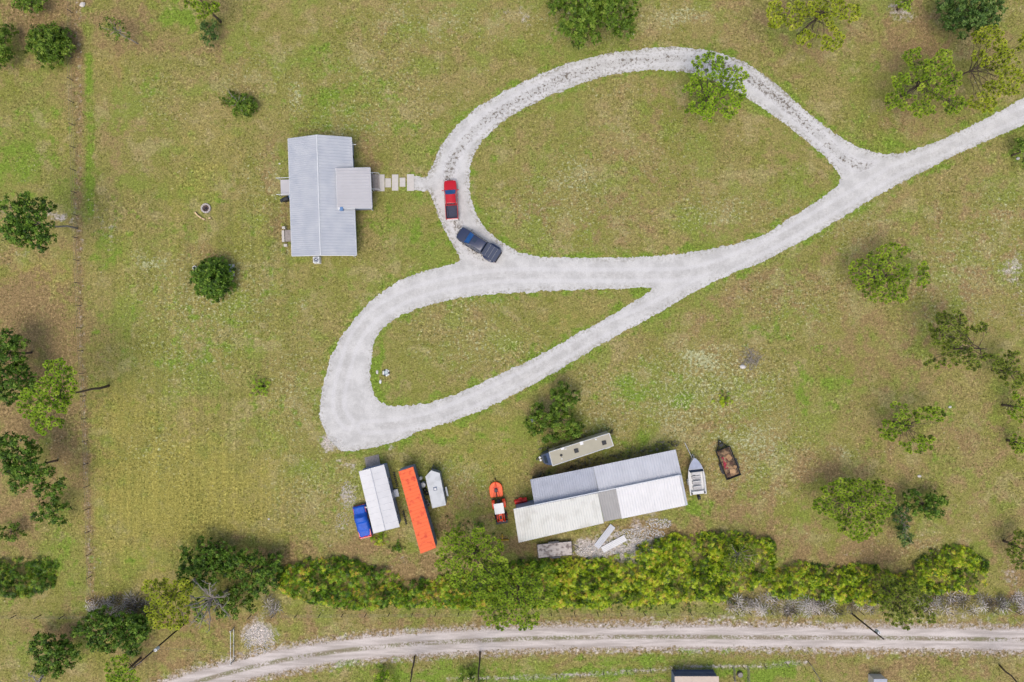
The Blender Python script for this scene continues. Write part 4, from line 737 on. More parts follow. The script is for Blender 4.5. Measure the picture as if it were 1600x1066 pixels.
# ------------------------------------------------------------------ house
def house():
    F = Frame(500, 306, 1.8); r = thing('ranch_house', 'long white house with pale grey ribbed metal gable roof and east porch', 'house', F.loc, F.a)
    e, g = 2.95, 4.25
    rw = ribbed(F(456, 400, e), F(450, 217, e), F(495, 211, g), F(501, 399, g), 0.3, 0.05, 0.035)
    re_ = ribbed(F(549, 215, e), F(557, 399, e), F(501, 399, g), F(495, 211, g), 0.42, 0.06, 0.04)
    a, b = F(495, 211, g), F(501, 399, g)
    roof = pt(r, 'roof', M_ROOFH, rw); pt(r, 'roof', M_ROOFH, re_)
    mb = MB(); mb.tube([Vector(a) + Vector((0, 0.02, .03)), Vector(b) + Vector((0, -.02, .03))], 0.09, 6); pt(roof, 'ridge_cap', M_TRIM, mb)
    mb = MB()
    for A_, B_ in ((F(450, 217, e), F(495, 211, g)), (F(495, 211, g), F(549, 215, e)), (F(456, 400, e), F(501, 399, g)), (F(501, 399, g), F(557, 399, e)), (F(450, 217, e), F(456, 400, e)), (F(549, 215, e), F(557, 399, e))):
        mb.tube([Vector(A_) + Vector((0, 0, -.03)), Vector(B_) + Vector((0, 0, -.03))], 0.07, 4)
    pt(r, 'fascia', M_TRIM, mb)
    w0, w1 = F(452, 399, e)[0] + .3, F(555, 399, e)[0] - .35; s0, s1 = F(500, 398, e)[1] + .3, F(500, 214, e)[1] - .3
    gx = F(498, 305, g)[0]; rs_ = []
    for y in (s0, s1): rs_.append([(w0, y, .5), (w1, y, .5), (w1, y, e - .12), (gx, y, g - .14), (w0, y, e - .12)])
    mb = MB(); mb.rings(rs_); pt(r, 'wall', mat('pale_blue_siding', rgb(176, 186, 206), 0.6, var=0.06), mb)
    mb = MB(); mb.box((w0 + w1) / 2, (s0 + s1) / 2, .25, w1 - w0 - .1, s1 - s0 - .1, .5); pt(r, 'skirting', M_WALLM, mb)
    mb = MB(); mb.box(w1 + .04, (s0 + s1) / 2, 1.75, .05, s1 - s0, .12); pt(r, 'wall_trim', M_TRIM, mb)
    for y in (-6.2, -3.8, 5.2, 7.0):
        fr = MB(); fr.box(w1 + .03, y, 1.85, .08, 1.1, 1.1); f = pt(r, 'window', M_TRIM, fr); gl = MB(); gl.box(w1 + .08, y, 1.85, .03, .92, .92); pt(f, 'pane', M_GLASS, gl)
    for y in (-6.5, -1.0, 3.0, 6.5):
        fr = MB(); fr.box(w0 - .03, y, 1.85, .08, 1.1, 1.1); f = pt(r, 'window', M_TRIM, fr); gl = MB(); gl.box(w0 - .08, y, 1.85, .03, .92, .92); pt(f, 'pane', M_GLASS, gl)
    for xx in (-2.2, 2.4):
        for y, sg in ((s0, -1), (s1, 1)):
            fr = MB(); fr.box(xx, y + .03 * sg, 1.85, 1.1, .08, 1.1); f = pt(r, 'window', M_TRIM, fr); gl = MB(); gl.box(xx, y + .08 * sg, 1.85, .92, .03, .92); pt(f, 'pane', M_GLASS, gl)
    # porch
    p = ribbed(F(578, 262, 3.05), F(581, 325, 3.05), F(527, 325, 3.95), F(525, 263, 3.95), 0.42, 0.06, 0.04, 0.05); pr = pt(r, 'porch_roof', M_ROOFP, p)
    mb = MB()
    c = q4(F, ((525, 263, 3.95), (578, 262, 3.05), (581, 325, 3.05), (527, 325, 3.95)))
    for i in range(4): mb.tube([Vector(c[i]) - Vector((0, 0, .06)), Vector(c[(i + 1) % 4]) - Vector((0, 0, .06))], .07, 4)
    pt(pr, 'fascia', M_TRIM, mb)
    mb = MB(); x0, x1 = w1 + .003, c[1][0] - .25; y0, y1 = c[2][1] + .2, c[1][1] - .25; mb.box((x0 + x1) / 2, (y0 + y1) / 2, .65, x1 - x0, y1 - y0, .12); pt(r, 'porch_floor', M_WOOD, mb)
    for yy in (y0 + .04, y1 - .04): mb = MB(); mb.box((x0 + x1) / 2, yy, 1.95, x1 - x0, .08, 2.3); pt(r, 'porch_wall', M_SIDING, mb)
    for y in (y0, (y0 + y1) / 2, y1): mb = MB(); mb.box(x1 - .06, y, 1.65, .12, .12, 2.7 if y != y0 else 2.7); pt(r, 'porch_post', M_TRIM, mb)
    # front steps
    mb = MB(); st = [F(581, 272, .6), F(588, 298, .2)]; xs0, xs1, ys0, ys1 = st[0][0] + .0, st[1][0] + .05, st[1][1], st[0][1]
    for i, z in enumerate((.55, .37, .19)): mb.box(x1 + .2 + i * .32, (ys0 + ys1) / 2, z / 2, .32, ys1 - ys0, z)
    pt(r, 'porch_steps', M_WOOD, mb)
    for y in (ys0, ys1): mb = MB(); mb.tube([(x1 + .1, y, 1.5), (x1 + 1.1, y, 1.0)], .04, 6); mb.tube([(x1 + 1.1, y, 1.0), (x1 + 1.1, y, 0)], .04, 6); mb.tube([(x1 + .15, y, 1.5), (x1 + .15, y, 0)], .04, 6); pt(r, 'handrail', M_TRIM, mb)
    # west deck and side steps
    d0, d1 = F(438, 281, .7), F(452, 305, .7)
    mb = MB(); mb.box((d0[0] + w0) / 2, (d0[1] + d1[1]) / 2, .6, w0 - d0[0] - .006, d0[1] - d1[1], .12)
    for x in (d0[0] + .1, w0 - .2):
        for y in (d0[1] - .1, d1[1] + .1): mb.box(x, y, .27, .1, .1, .54)
    pt(r, 'side_deck', M_ROOFP, mb)
    for y in (d0[1] + .05, d1[1] - .05): mb = MB(); mb.tube([(d0[0] - .35, y, 1.6), (w0 - .01, y, 1.6)], .045, 6); mb.tube([(d0[0] - .1, y, .02), (d0[0] - .1, y, 1.6)], .05, 6); pt(r, 'deck_rail', M_TRIM, mb)
    d0, d1 = F(445, 357, .6), F(452, 380, .6)
    mb = MB(); mb.box((d0[0] + w0) / 2, (d0[1] + d1[1]) / 2, .55, w0 - d0[0], d0[1] - d1[1] - .5, .1); pt(r, 'side_landing', M_WOOD, mb)
    for i, (x, y, sx, sy, z) in enumerate(((d0[0] - .15, d0[1] + .1, .45, .35, .75), (d0[0] - .35, (d0[1] + d1[1]) / 2, .38, 1.7, .45), (d0[0] - .1, d1[1] - .25, .5, .4, .3))):
        mb = MB(); mb.box(x, y, z / 2, sx, sy, z); pt(r, 'step_block', M_CONC, mb, .02)
    mb = MB(); v = F(534, 327, 3.55); mb.box(v[0], v[1], 3.72, .5, .5, .5); pt(r, 'roof_vent', mat('blue_vent_box', rgb(92, 130, 176), .5), mb, .03)
    mb = MB(); mb.box(v[0] - .3, v[1] + .05, 3.82, .3, .34, .34); pt(r, 'vent_cap', M_WHITE, mb, .03)
    mb = MB(); v = F(553, 226, 2.4); mb.tube([(w1, v[1], 2.5), (w1 + .85, v[1], 2.4)], .05, 6); pt(r, 'wall_bracket', M_TRIM, mb)
    mb = MB(); v = F(557, 402, 1); mb.tube([(v[0] - .35, v[1] + .15, 0), (v[0] - .35, v[1] + .15, 2.85)], .06, 6); pt(r, 'downspout', M_TRIM, mb)
    # meter box on the east wall
    mb = MB(); mb.box(w1 + .12, F(553, 245, 1.5)[1], 1.5, .2, .35, .5); pt(r, 'meter_box', M_BLACK, mb, .02)
    # porch ceiling light is not seen; door
    mb = MB(); mb.box(w1 + .03, (y0 + y1) / 2, 1.72, .06, .95, 2.0); d = pt(r, 'door', M_TRIM, mb); mb = MB(); mb.box(w1 + .09, (y0 + y1) / 2 + .35, 1.65, .06, .05, .15); pt(d, 'handle', M_CHROME, mb)
    # HVAC, grill
    c = P(494, 406, .8); t = thing('air_conditioner', 'square white air conditioner with round fan grille against the house end', 'air conditioner', (c[0], c[1], 0), F.a)
    mb = MB(); mb.box(0, 0, .45, .95, .95, .8); pt(t, 'cabinet', M_TRIM, mb, .05); mb = MB(); mb.cyl((0, 0, .84), (0, 0, .88), .38, .38, 24); fn = pt(t, 'fan_grille', mat('fan_blue_grey', rgb(58, 70, 96), .5), mb)
    mb = MB(); mb.torus((0, 0, .885), .3, .03); mb.cyl((0, 0, .88), (0, 0, .92), .1, .1, 12); mb.box(0.1, .1, .885, .3, .06, .02, .7); pt(fn, 'guard', M_TRIM, mb); mb = MB(); mb.box(0, 0, .03, 1.05, 1.05, .06); pt(t, 'pad', M_CONC, mb)
    c = P(446, 311, 1.0); t = thing('barbecue_grill', 'black barbecue grill by the small west deck of the house', 'grill', (c[0], c[1], 0), .35)
    mb = MB(); mb.rings([[(x * s_, y * s_, z) for x, y in ((-.5, -.3), (.5, -.3), (.5, .3), (-.5, .3))] for s_, z in ((.9, .75), (1, .85), (1, 1.0), (.85, 1.14), (.5, 1.2))]); pt(t, 'lid', M_BLACK, mb, .04)
    mb = MB(); mb.box(0, 0, .4, .8, .45, .7); pt(t, 'cabinet', M_BLACK, mb, .02); mb = MB(); mb.box(.68, .08, .88, .32, .5, .04); pt(t, 'side_shelf', mat('shelf_blue', rgb(90, 130, 170), .5), mb); mb = MB(); mb.box(-.68, 0, .88, .3, .5, .04); pt(t, 'side_shelf', M_BLACK, mb)
    for i, (a0, a1, b0, b1) in enumerate(((590, 601, 273, 299), (602, 611, 279, 293), (612.5, 622.5, 273, 298), (624.5, 633.5, 278, 292), (636, 647, 272.5, 298.5))):
        lb = ['first large stepping slab, nearest to the porch steps', 'first small stepping slab, between the first two large slabs', 'middle large stepping slab of the walk', 'second small stepping slab, between middle and last large slabs', 'last large stepping slab, touching the gravel'][i]
        A_, B_ = P(a0, b1), P(a1, b0); mb = MB(); mb.box(0, 0, .045, B_[0] - A_[0], B_[1] - A_[1], .09); o = mb.build('paving_slab', M_CONC, bevel=.015); o.location = ((A_[0] + B_[0]) / 2, (A_[1] + B_[1]) / 2, 0); tag(o, lb, 'slab', 'stepping slabs from porch to driveway')
house()

# ------------------------------------------------------------------ pickups
def wheel(root, x, y, r=.4, wd=.26, rim=M_RIM):
    w_ = MB(); w_.torus((x, y, r), r - .1, .1 if wd < .3 else .12, 20, 8, 'X', 1.0); w_.cyl((x - wd / 2, y, r), (x + wd / 2, y, r), r - .02, r - .02, 20)
    o = pt(root, 'wheel', M_RUBBER, w_); m_ = MB(); s_ = 1 if x > 0 else -1; m_.cyl((x + s_ * (wd / 2 + .003), y, r), (x + s_ * (wd / 2 + .03), y, r), r * .6, r * .5, 16); pt(o, 'rim', rim, m_)
def pickup(label, px, py, ang, L, W, m, crew=False, tonneau=False, dual=False):
    c = P(px, py, 1.2); t = thing('pickup_truck', label, 'pickup truck', (c[0], c[1], 0), math.radians(ang)); h = L / 2; w_ = W / 2
    hood = 1.45; ws = .82; roofl = 2.1 if crew else 1.3; yb = h - hood; yr1 = yb - ws; yr0 = yr1 - roofl; yc = yr0 - .07
    def ring(y, wd, z0, z1, zt): return [(-wd, y, z0), (-wd * 1.0, y, z1), (-wd * .9, y, zt), (-wd * .45, y, zt + .03), (wd * .45, y, zt + .03), (wd * .9, y, zt), (wd, y, z1), (wd, y, z0)]
    b = MB(); b.rings([ring(h, w_ * .74, .5, .7, .82), ring(h - .12, w_ * .88, .42, .8, .98), ring(h - .45, w_ * .97, .42, .85, 1.05), ring(yb + .1, w_, .42, .95, 1.12), ring(yb - .3, w_ * .99, .42, .95, 1.14), ring(yc + .02, w_ * .99, .42, .95, 1.14)])
    body = pt(t, 'body', m, b, .03)
    # cabin
    zb, zr = 1.13, 1.82; c0 = [(-.92 * w_, yb + .0, zb), (.92 * w_, yb, zb), (.93 * w_, yc, zb), (-.93 * w_, yc, zb)]; c1 = [(-.76 * w_, yr1, zr), (.76 * w_, yr1, zr), (.77 * w_, yr0, zr), (-.77 * w_, yr0, zr)]
    cb = MB(); cb.rings([c0, c1, [(x * .9, (y - (yr1 + yr0) / 2) * .92 + (yr1 + yr0) / 2, zr + .05) for x, y, z in c1]]); pt(t, 'cabin', m, cb, .04)
    def pane(i, j, u0, u1, v0, v1, nm, mm, off=.012):
        A_, B_, C_, D_ = Vector(c0[i]), Vector(c0[j]), Vector(c1[j]), Vector(c1[i])
        f = lambda u, v: A_.lerp(B_, u).lerp(D_.lerp(C_, u), v); n = (B_ - A_).cross(D_ - A_).normalized(); ctr = Vector((0, (yb + yc) / 2, 1.3))
        if n.dot(f(.5, .5) - ctr) < 0: n = -n
        q = [f(u0, v0), f(u1, v0), f(u1, v1), f(u0, v1)]; g = MB(); g.rings([[p - n * .02 for p in q], [p + n * off for p in q]]); pt(t, nm, mm, g)
    pane(0, 1, .04, .96, .06, .97, 'windscreen', M_WSHIELD); pane(2, 3, .12, .88, .3, .9, 'rear_window', M_GLASS)
    k = 2 if crew else 1
    for i in range(k): pane(1, 2, .28 + i * .34, .28 + (i + 1) * (.62 / k) - .03, .2, .9, 'side_window', M_GLASS); pane(3, 0, .72 - (i + 1) * (.62 / k) + .03, .72 - i * .34, .2, .9, 'side_window', M_GLASS)
    # bed
    y0 = -h; y1 = yc - .04; bw = w_ * .98; bd = MB(); bd.box(0, (y0 + y1) / 2, .72, 2 * bw - .1, y1 - y0, .12); pt(t, 'bed_floor', M_BED, bd)
    bs = MB()
    for s_ in (-1, 1):
        bs.rings([[(s_ * bw, y, .45), (s_ * bw, y, 1.0), (s_ * (bw - .05), y, 1.28), (s_ * (bw - .11), y, 1.28), (s_ * (bw - .12), y, .6)] for y in (y0 + .06, y1)])
    bs.box(0, y1 - .04, .97, 2 * bw - .34, .07, .6); pt(t, 'bed_side', m, bs, .015)
    tg = MB(); tg.box(0, y0 + .03, .95, 2 * bw - .06, .07, .64); pt(t, 'tailgate', m, tg, .02)
    for s_ in (-1, 1): bl = MB(); bl.box(s_ * (bw - .31), y1 - (y1 - y0) * .55, .87, .24, .9, .2); pt(t, 'wheel_arch', M_BED, bl, .05)
    if tonneau:
        tn = MB(); n_ = 4
        for i in range(n_):
            a_ = y0 + .03 + (y1 - y0 - .05) * i / n_; b_ = y0 + .03 + (y1 - y0 - .05) * (i + 1) / n_ - .03; tn.box(0, (a_ + b_) / 2, 1.325, 2 * bw - .12, b_ - a_, .05)
        pt(t, 'bed_cover', M_TONNEAU, tn, .015)
        st_ = MB(); st_.box(0, (y0 + y1) / 2, 1.3, 2 * bw - .2, y1 - y0 - .1, .02); pt(t, 'cover_seam', M_GALV, st_)
    yw = y1 - (y1 - y0) * (.55 if not dual else .52)
    if dual:
        for s_ in (-1, 1):
            fe = MB(); fe.rings([[(s_ * (bw - .02), yw + d_, z0), (s_ * (bw + o_), yw + d_, z0), (s_ * (bw + o_ * .9), yw + d_, z1), (s_ * (bw - .02), yw + d_, z1 + .05)] for d_, o_, z0, z1 in ((-.98, .03, .6, .75), (-.62, .27, .6, 1.0), (.55, .27, .6, 1.0), (.98, .03, .6, .75))]); pt(t, 'rear_fender', m, fe, .03)
    for s_ in (-1, 1):
        wheel(t, s_ * (w_ - .14), h - .95); wheel(t, s_ * (w_ - .14), yw)
        if dual: wheel(t, s_ * (w_ + .1), yw)
        a = MB(); a.box(s_ * (w_ + .16), yb - .1, 1.2, .22, .12, .18); a.box(s_ * (w_ + .02), yb - .08, 1.15, .16, .05, .05); pt(t, 'mirror', m if not dual else M_BLACK, a, .02)
        a = MB(); a.box(s_ * w_ * .66, h - .03, .78, .32, .1, .16, -s_ * .3); pt(t, 'headlight', M_LAMP, a, .02)
        a = MB(); a.box(s_ * (bw - .09), y0 + .01, .98, .12, .06, .34); pt(t, 'tail_light', M_TAIL, a)
        for i in range(2 if crew else 1): a = MB(); a.box(s_ * (w_ + .005), yb - 1.15 - i * 1.05, .98, .04, .16, .04); pt(t, 'door_handle', M_CHROME, a)
        if dual: a = MB(); a.box(s_ * (w_ - .02), (yb + yc) / 2, .42, .2, yb - yc - .6, .06); pt(t, 'running_board', M_BLACK, a)
    a = MB(); a.box(0, h + .02, .55, W * .78, .12, .2); pt(t, 'front_bumper', M_BLACK if dual else m, a, .04); a = MB(); a.box(0, -h - .06, .55, W * .86, .14, .2); pt(t, 'rear_bumper', M_CHROME if not dual else M_BLACK, a, .03)
    a = MB(); a.box(0, h - .01, .76, W * .38, .05, .16); pt(t, 'grille', M_BLACK, a)
    a = MB(); a.tube([(-.4 * w_, yb + .1, 1.165), (.0, yb + .02, 1.2)], .012, 4); a.tube([(.1 * w_, yb + .1, 1.165), (.5 * w_, yb + .02, 1.2)], .012, 4); pt(t, 'wiper', M_BLACK, a)
    if crew: a = MB(); a.box(.15, yr1 - .5, zr + .055, .7, .5, .02); pt(t, 'sunroof', M_GLASS, a)
pickup('red pickup truck with open grey bed parked on the gravel by the stepping slabs', 704.5, 311.5, 3.5, 5.75, 1.95, M_RED)
pickup('dark navy pickup with covered bed and wide rear fenders on the gravel', 747.5, 381.5, 57.5, 6.9, 2.1, M_NAVY, True, True, True)

# ------------------------------------------------------------------ white gabled shed with ramp and blue tarp vehicle
EDGE = []  # dark blocks standing in for rib shadows along the shed and trailer walls
def shed():
    F = Frame(596, 780, 13.5); r = thing('storage_shed', 'long white metal-roofed shed with a grey wooden ramp at its upper end', 'shed', F.loc, F.a); e, g = 2.7, 3.25
    A_, B_, C_, D_ = F(560.5, 737, e), F(583.5, 834, e), F(602, 829, g), F(578.5, 732, g)
    pt(r, 'roof', M_ROOFW, ribbed(B_, A_, D_, C_, .9, .04, .02)); e0, e1 = F(600, 726, e), F(624.5, 823.5, e); pt(r, 'roof', M_ROOFW, ribbed(e0, e1, C_, D_, .9, .04, .02))
    mb = MB(); mb.tube([Vector(D_) + Vector((0, 0, .03)), Vector(C_) + Vector((0, 0, .03))], .05, 6); pt(r, 'ridge_cap', M_ROOFL, mb)
    x0, x1 = A_[0] + .12, e0[0] - .06; y0, y1 = B_[1] + .25, A_[1] - .15; gx = D_[0]
    mb = MB(); mb.rings([[(x0, y, .2), (x1, y, .2), (x1, y, e - .06), (gx, y, g - .07), (x0, y, e - .06)] for y in (y0, y1)]); pt(r, 'wall', M_SIDING, mb)
    mb = MB(); mb.box((x0 + x1) / 2, (y0 + y1) / 2, .1, x1 - x0 - .3, y1 - y0 - .3, .2); pt(r, 'skids', M_WOODD, mb)
    mb = MB(); yd = F(614, 773, 1)[1]; mb.box(x1 + .03, yd, 1.2, .06, .9, 1.9); d = pt(r, 'door', M_TRIM, mb); mb = MB(); mb.box(x1 + .09, yd - .3, 1.15, .05, .05, .12); pt(d, 'handle', M_BLACK, mb)
    mb = MB(); mb.box(x1 + .35, yd, .25, .6, 1.1, .5); pt(r, 'door_step', M_TRIM, mb, .02)
    for y in (yd + 2.4, yd - 2.6): mb = MB(); mb.box(x1 + .03, y, 1.6, .06, .8, .7); f = pt(r, 'window', M_TRIM, mb); mb = MB(); mb.box(x1 + .07, y, 1.6, .02, .66, .56); pt(f, 'pane', M_GLASS, mb)
    mb = MB(); q = q4(F, ((572, 733, .15), (568, 716, .3), (591, 710, .3), (596, 727, .15)))
    yt, yb_ = q[1][1], y1 + .003; n_ = 9; wx0, wx1 = F(570, 722, .4)[0], F(593, 720, .4)[0]
    for i in range(n_): xx = wx0 + (wx1 - wx0) * (i + .5) / n_; mb.add([(xx - .11, yb_, .42), (xx + .11, yb_, .42), (xx + .11, yt, .06), (xx - .11, yt, .06), (xx - .11, yb_, .36), (xx + .11, yb_, .36), (xx + .11, yt, .0), (xx - .11, yt, .0)], [(0, 1, 2, 3), (7, 6, 5, 4), (0, 4, 5, 1), (1, 5, 6, 2), (2, 6, 7, 3), (3, 7, 4, 0)])
    pt(r, 'ramp', M_WOOD, mb)
    mb = MB(); mb.tube([(x0 + .05, y1 + .06, .45), (x1 - .05, y1 + .06, .45)], .06, 4); pt(r, 'sill_beam', M_SIDING, mb)
    EDGE.extend([(F, x1 + .62, yd + (-.8 - .27 * i if i > 7 else .9 + .3 * i), 'dark shadow stand-in down the row along the white shed wall', 'shadow stand-ins beside the white shed') for i in range(16)])
shed()
def tarp_car():
    c = P(565, 816, 1.2); t = thing('covered_pickup', 'red pickup under a blue tarpaulin against the white shed', 'pickup truck', (c[0], c[1], 0), math.radians(13)); rs_ = []; n = 22
    L, W = 4.7, 2.0; b = MB(); b.rings([[(-w_, y, z0), (w_, y, z0), (w_ * .96, y, z1), (-w_ * .96, y, z1)] for y, w_, z0, z1 in ((-L / 2, .9, .45, .8), (-L / 2 + .2, .96, .4, .95), (L / 2 - .3, .96, .4, .95), (L / 2 - .02, .8, .5, .75))]); pt(t, 'body', M_RED, b, .04)
    for s_ in (-1, 1): wheel(t, s_ * .84, 1.45, .37); wheel(t, s_ * .84, -1.4, .37)
    X, Y = np.meshgrid(np.linspace(-1, 1, 21), np.linspace(-1, 1, 41)); prof = np.interp(Y, [-1, -.93, -.62, -.52, -.1, 0.02, .30, .50, .9, 1], [.78, 1.0, 1.06, 1.2, 1.22, 1.66, 1.68, 1.14, 1.05, .75])
    Z = prof - .5 * np.abs(X) ** 7 - .10 * X ** 2 * (prof > 1.3) * 2.2 + (fbm(X * 4 + 5, Y * 7 + 5, 4) - .5) * .12; xs = X * 1.03 * (1 + (fbm(X * 2, Y * 5, 8) - .5) * .04); ys = Y * 2.36 + .05
    I = np.arange(X.size).reshape(X.shape); Fq = np.stack([I[:-1, :-1].ravel(), I[:-1, 1:].ravel(), I[1:, 1:].ravel(), I[1:, :-1].ravel()], 1)
    o = npmesh('tarpaulin', np.stack([xs.ravel(), ys.ravel(), Z.ravel()], 1), Fq, M_TARP, t, smooth=True); sm = o.modifiers.new('thick', 'SOLIDIFY'); sm.thickness = .02
    a = MB(); a.box(0, -L / 2 - .05, .62, 1.8, .18, .5); pt(t, 'rear_bumper', M_RED, a, .03)
    a = MB(); a.box(0, L / 2 - .02, .6, 1.7, .2, .3); pt(t, 'front_bumper', mat('rust_red', rgb(140, 44, 30), .7), a, .03)
    a = MB(); a.box(1.12, 1.95, 1.0, .2, .2, .3); pt(t, 'mirror', M_WHITE, a, .02)
tarp_car()
# ------------------------------------------------------------------ orange-roofed semi trailer
def orange():
    F = Frame(650, 800, 15.5); r = thing('box_trailer', 'long old box trailer with a peeling orange roof', 'trailer', F.loc, F.a); z = 3.3
    q = q4(F, ((622.5, 737, z), (645.5, 729.5, z), (681.5, 856, z), (657, 865.5, z)))
    rf = pt(r, 'roof', M_ORANGE, ribbed(q[0], q[3], q[2], q[1], .5, .03, .02))
    i_ = [(x * .97, y * .995) for x, y, _ in q]; mb = MB(); mb.rings([[(x, y, .9) for x, y in i_], [(x, y, z - .04) for x, y in i_]]); pt(r, 'wall', M_TBOX, mb)
    # broad lower rail and overhang of the walls, ribs along both sides
    mb = MB(); x0, x1 = min(p[0] for p in i_), max(p[0] for p in i_); y0, y1 = min(p[1] for p in i_), max(p[1] for p in i_)
    for k in range(20):
        t_ = (k + .5) / 20; 
        for a, b in ((0, 3), (1, 2)): p = Vector((*i_[a], 0)).lerp(Vector((*i_[b], 0)), t_); mb.box(p.x + (.03 if a else -.03), p.y, 2.1, .05, .08, 2.3)
    pt(r, 'side_ribs', mat('trailer_rib', rgb(104, 116, 140), .5), mb)
    mb = MB(); mb.box((x0 + x1) / 2, (y0 + y1) / 2, .78, 1.1, y1 - y0 - .3, .22); pt(r, 'chassis', M_STEEL, mb)
    for yy in (y0 + 1.6, y0 + 2.8):
        for s_ in (x0 + .35, x1 - .35): wheel(r, s_ if s_ > 0 else s_, yy, .5, .3)
    for s_ in (x0 + .5, x1 - .5): mb = MB(); mb.box(s_, y1 - 2.5, .4, .14, .14, .8); pt(r, 'landing_leg', M_STEEL, mb)
    mb = MB(); mb.box((x0 + x1) / 2, y1 + .02, 2.1, x1 - x0 - .5, .06, 2.2); pt(r, 'rear_door', M_TBOX, mb)
    for k in range(15): p = Vector(q[0]).lerp(Vector(q[3]), .18 + k * .032); EDGE.append((F, p.x - .42, p.y, 'dark shadow stand-in down the row left of the orange roof', 'shadow stand-ins beside the orange roof'))
orange()
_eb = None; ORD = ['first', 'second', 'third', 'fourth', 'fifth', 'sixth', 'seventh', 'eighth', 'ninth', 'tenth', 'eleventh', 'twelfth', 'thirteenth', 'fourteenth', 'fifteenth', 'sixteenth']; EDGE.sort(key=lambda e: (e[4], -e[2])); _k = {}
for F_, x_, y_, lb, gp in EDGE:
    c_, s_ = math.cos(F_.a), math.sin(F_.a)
    if _eb is None: mb = MB(); mb.box(0, 0, .11, .28, .13, .22); _eb = mb.build('shadow_block', M_BLACK, bevel=.015); o = _eb
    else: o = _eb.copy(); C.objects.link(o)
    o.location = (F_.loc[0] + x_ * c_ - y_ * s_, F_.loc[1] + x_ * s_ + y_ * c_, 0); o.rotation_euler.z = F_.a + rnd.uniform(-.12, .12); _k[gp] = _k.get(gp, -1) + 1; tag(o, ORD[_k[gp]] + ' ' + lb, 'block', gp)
def cargo():
    F = Frame(682, 765, 12); r = thing('cargo_trailer', 'small pale v-nosed cargo trailer beside the orange roof', 'trailer', F.loc, F.a); z = 2.3
    q = [F(*p, z)[:2] for p in ((664.5, 745), (673.5, 735), (687, 739.5), (697, 789.5), (675.5, 794.5))]; cx, cy = sum(p[0] for p in q) / 5, sum(p[1] for p in q) / 5
    mb = MB(); mb.prism([((x - cx) * .98 + cx, (y - cy) * .98 + cy) for x, y in q], .5, z - .06); pt(r, 'body', M_WALLM, mb, .03); mb = MB(); mb.prism(q, z - .06, z); rf = pt(r, 'roof', mat('chalky_trailer_roof', rgb(196, 199, 201), .6, scale=1.2, col2=rgb(180, 183, 184), lo=.45, hi=.65), mb, .02)
    v = F(680, 764, z); mb = MB(); mb.box(v[0], v[1], z + .06, .5, .5, .12); pt(rf, 'vent', mat('vent_grey', rgb(104, 116, 136), .5), mb, .03); mb = MB(); mb.box(v[0] + .02, v[1] - .02, z + .125, .3, .3, .02); pt(rf, 'vent_lid', M_ROOFW, mb)
    xr = F(698, 768, .6)[0]; xl = F(669, 775, .6)[0]; yv = F(698, 768, .6)[1]
    for x in (xr - .32, xl + .38): wheel(r, x, yv, .34, .2)
    mb = MB(); mb.box(xr + .02, yv, .72, .26, 1.4, .08); pt(r, 'fender', M_TRIM, mb, .02); n = F(677, 727, .5); mb = MB(); mb.tube([(q[0][0] + .4, q[0][1], .45), n], .05, 6); mb.tube([(q[2][0] - .4, q[2][1], .45), n], .05, 6); pt(r, 'tongue', M_STEEL, mb); mb = MB(); mb.cyl((n[0], n[1], 0), (n[0], n[1], .8), .05); pt(r, 'jack', M_STEEL, mb)
cargo()
def barrel(label, px, py, r, h, m, name='barrel', cat='barrel', top=None):
    c = P(px, py, h); t = thing(name, label, cat, (c[0], c[1], 0)); mb = MB(); mb.rings([[(math.cos(a * .3927) * r * k, math.sin(a * .3927) * r * k, z) for a in range(16)] for k, z in ((.96, 0), (1, .05), (1, h * .33), (1.04, h * .35), (1, h * .37), (1, h * .66), (1.04, h * .68), (1, h * .7), (1, h - .04), (.95, h))]); pt(t, 'body', m, mb)
    mb = MB(); mb.cyl((0, 0, h - .005), (0, 0, h + .025), r * .82, r * .82, 16); pt(t, 'lid', top or m, mb)
barrel('small white drum at the top of the row between orange roof and cargo trailer', 657, 748, .24, .8, M_WHITE)
barrel('grey round drum beside the v-nosed trailer', 661, 758, .38, .9, M_ROOFB, top=M_GALV)
def tyre(label, px, py, z=0.0):
    c = P(px, py, .2); t = thing('old_tyre', label, 'tyre', (c[0], c[1], z)); mb = MB(); mb.torus((0, 0, .11), .24, .1); pt(t, 'tread', M_RUBBER, mb, smooth=True); mb = MB(); mb.torus((0, 0, .11), .15, .03); pt(t, 'bead', M_STEEL, mb)
tyre('old tyre lying just below the grey drum', 664, 766); tyre('old tyre near the middle of the v-nosed trailer', 667, 771)
for lb, px, py, a, sx, sy in (('pale plastic crate below the tyres next to the orange roof', 667, 784, .3, .45, .6), ('small tan box lowest in the clutter beside the orange roof', 670, 788, -.2, .4, .35)):
    c = P(px, py); t = thing('storage_crate', lb, 'crate', (c[0], c[1], 0), a); mb = MB()
    for x, y, w1_, w2_ in ((-sx / 2, 0, .04, sy), (sx / 2, 0, .04, sy), (0, -sy / 2, sx - .042, .04), (0, sy / 2, sx - .042, .04)): mb.box(x, y, .2, w1_, w2_, .36)
    pt(t, 'sides', M_CREAM, mb); mb = MB(); mb.box(0, 0, .05, sx - .05, sy - .05, .06); pt(t, 'base', M_WOODD, mb)

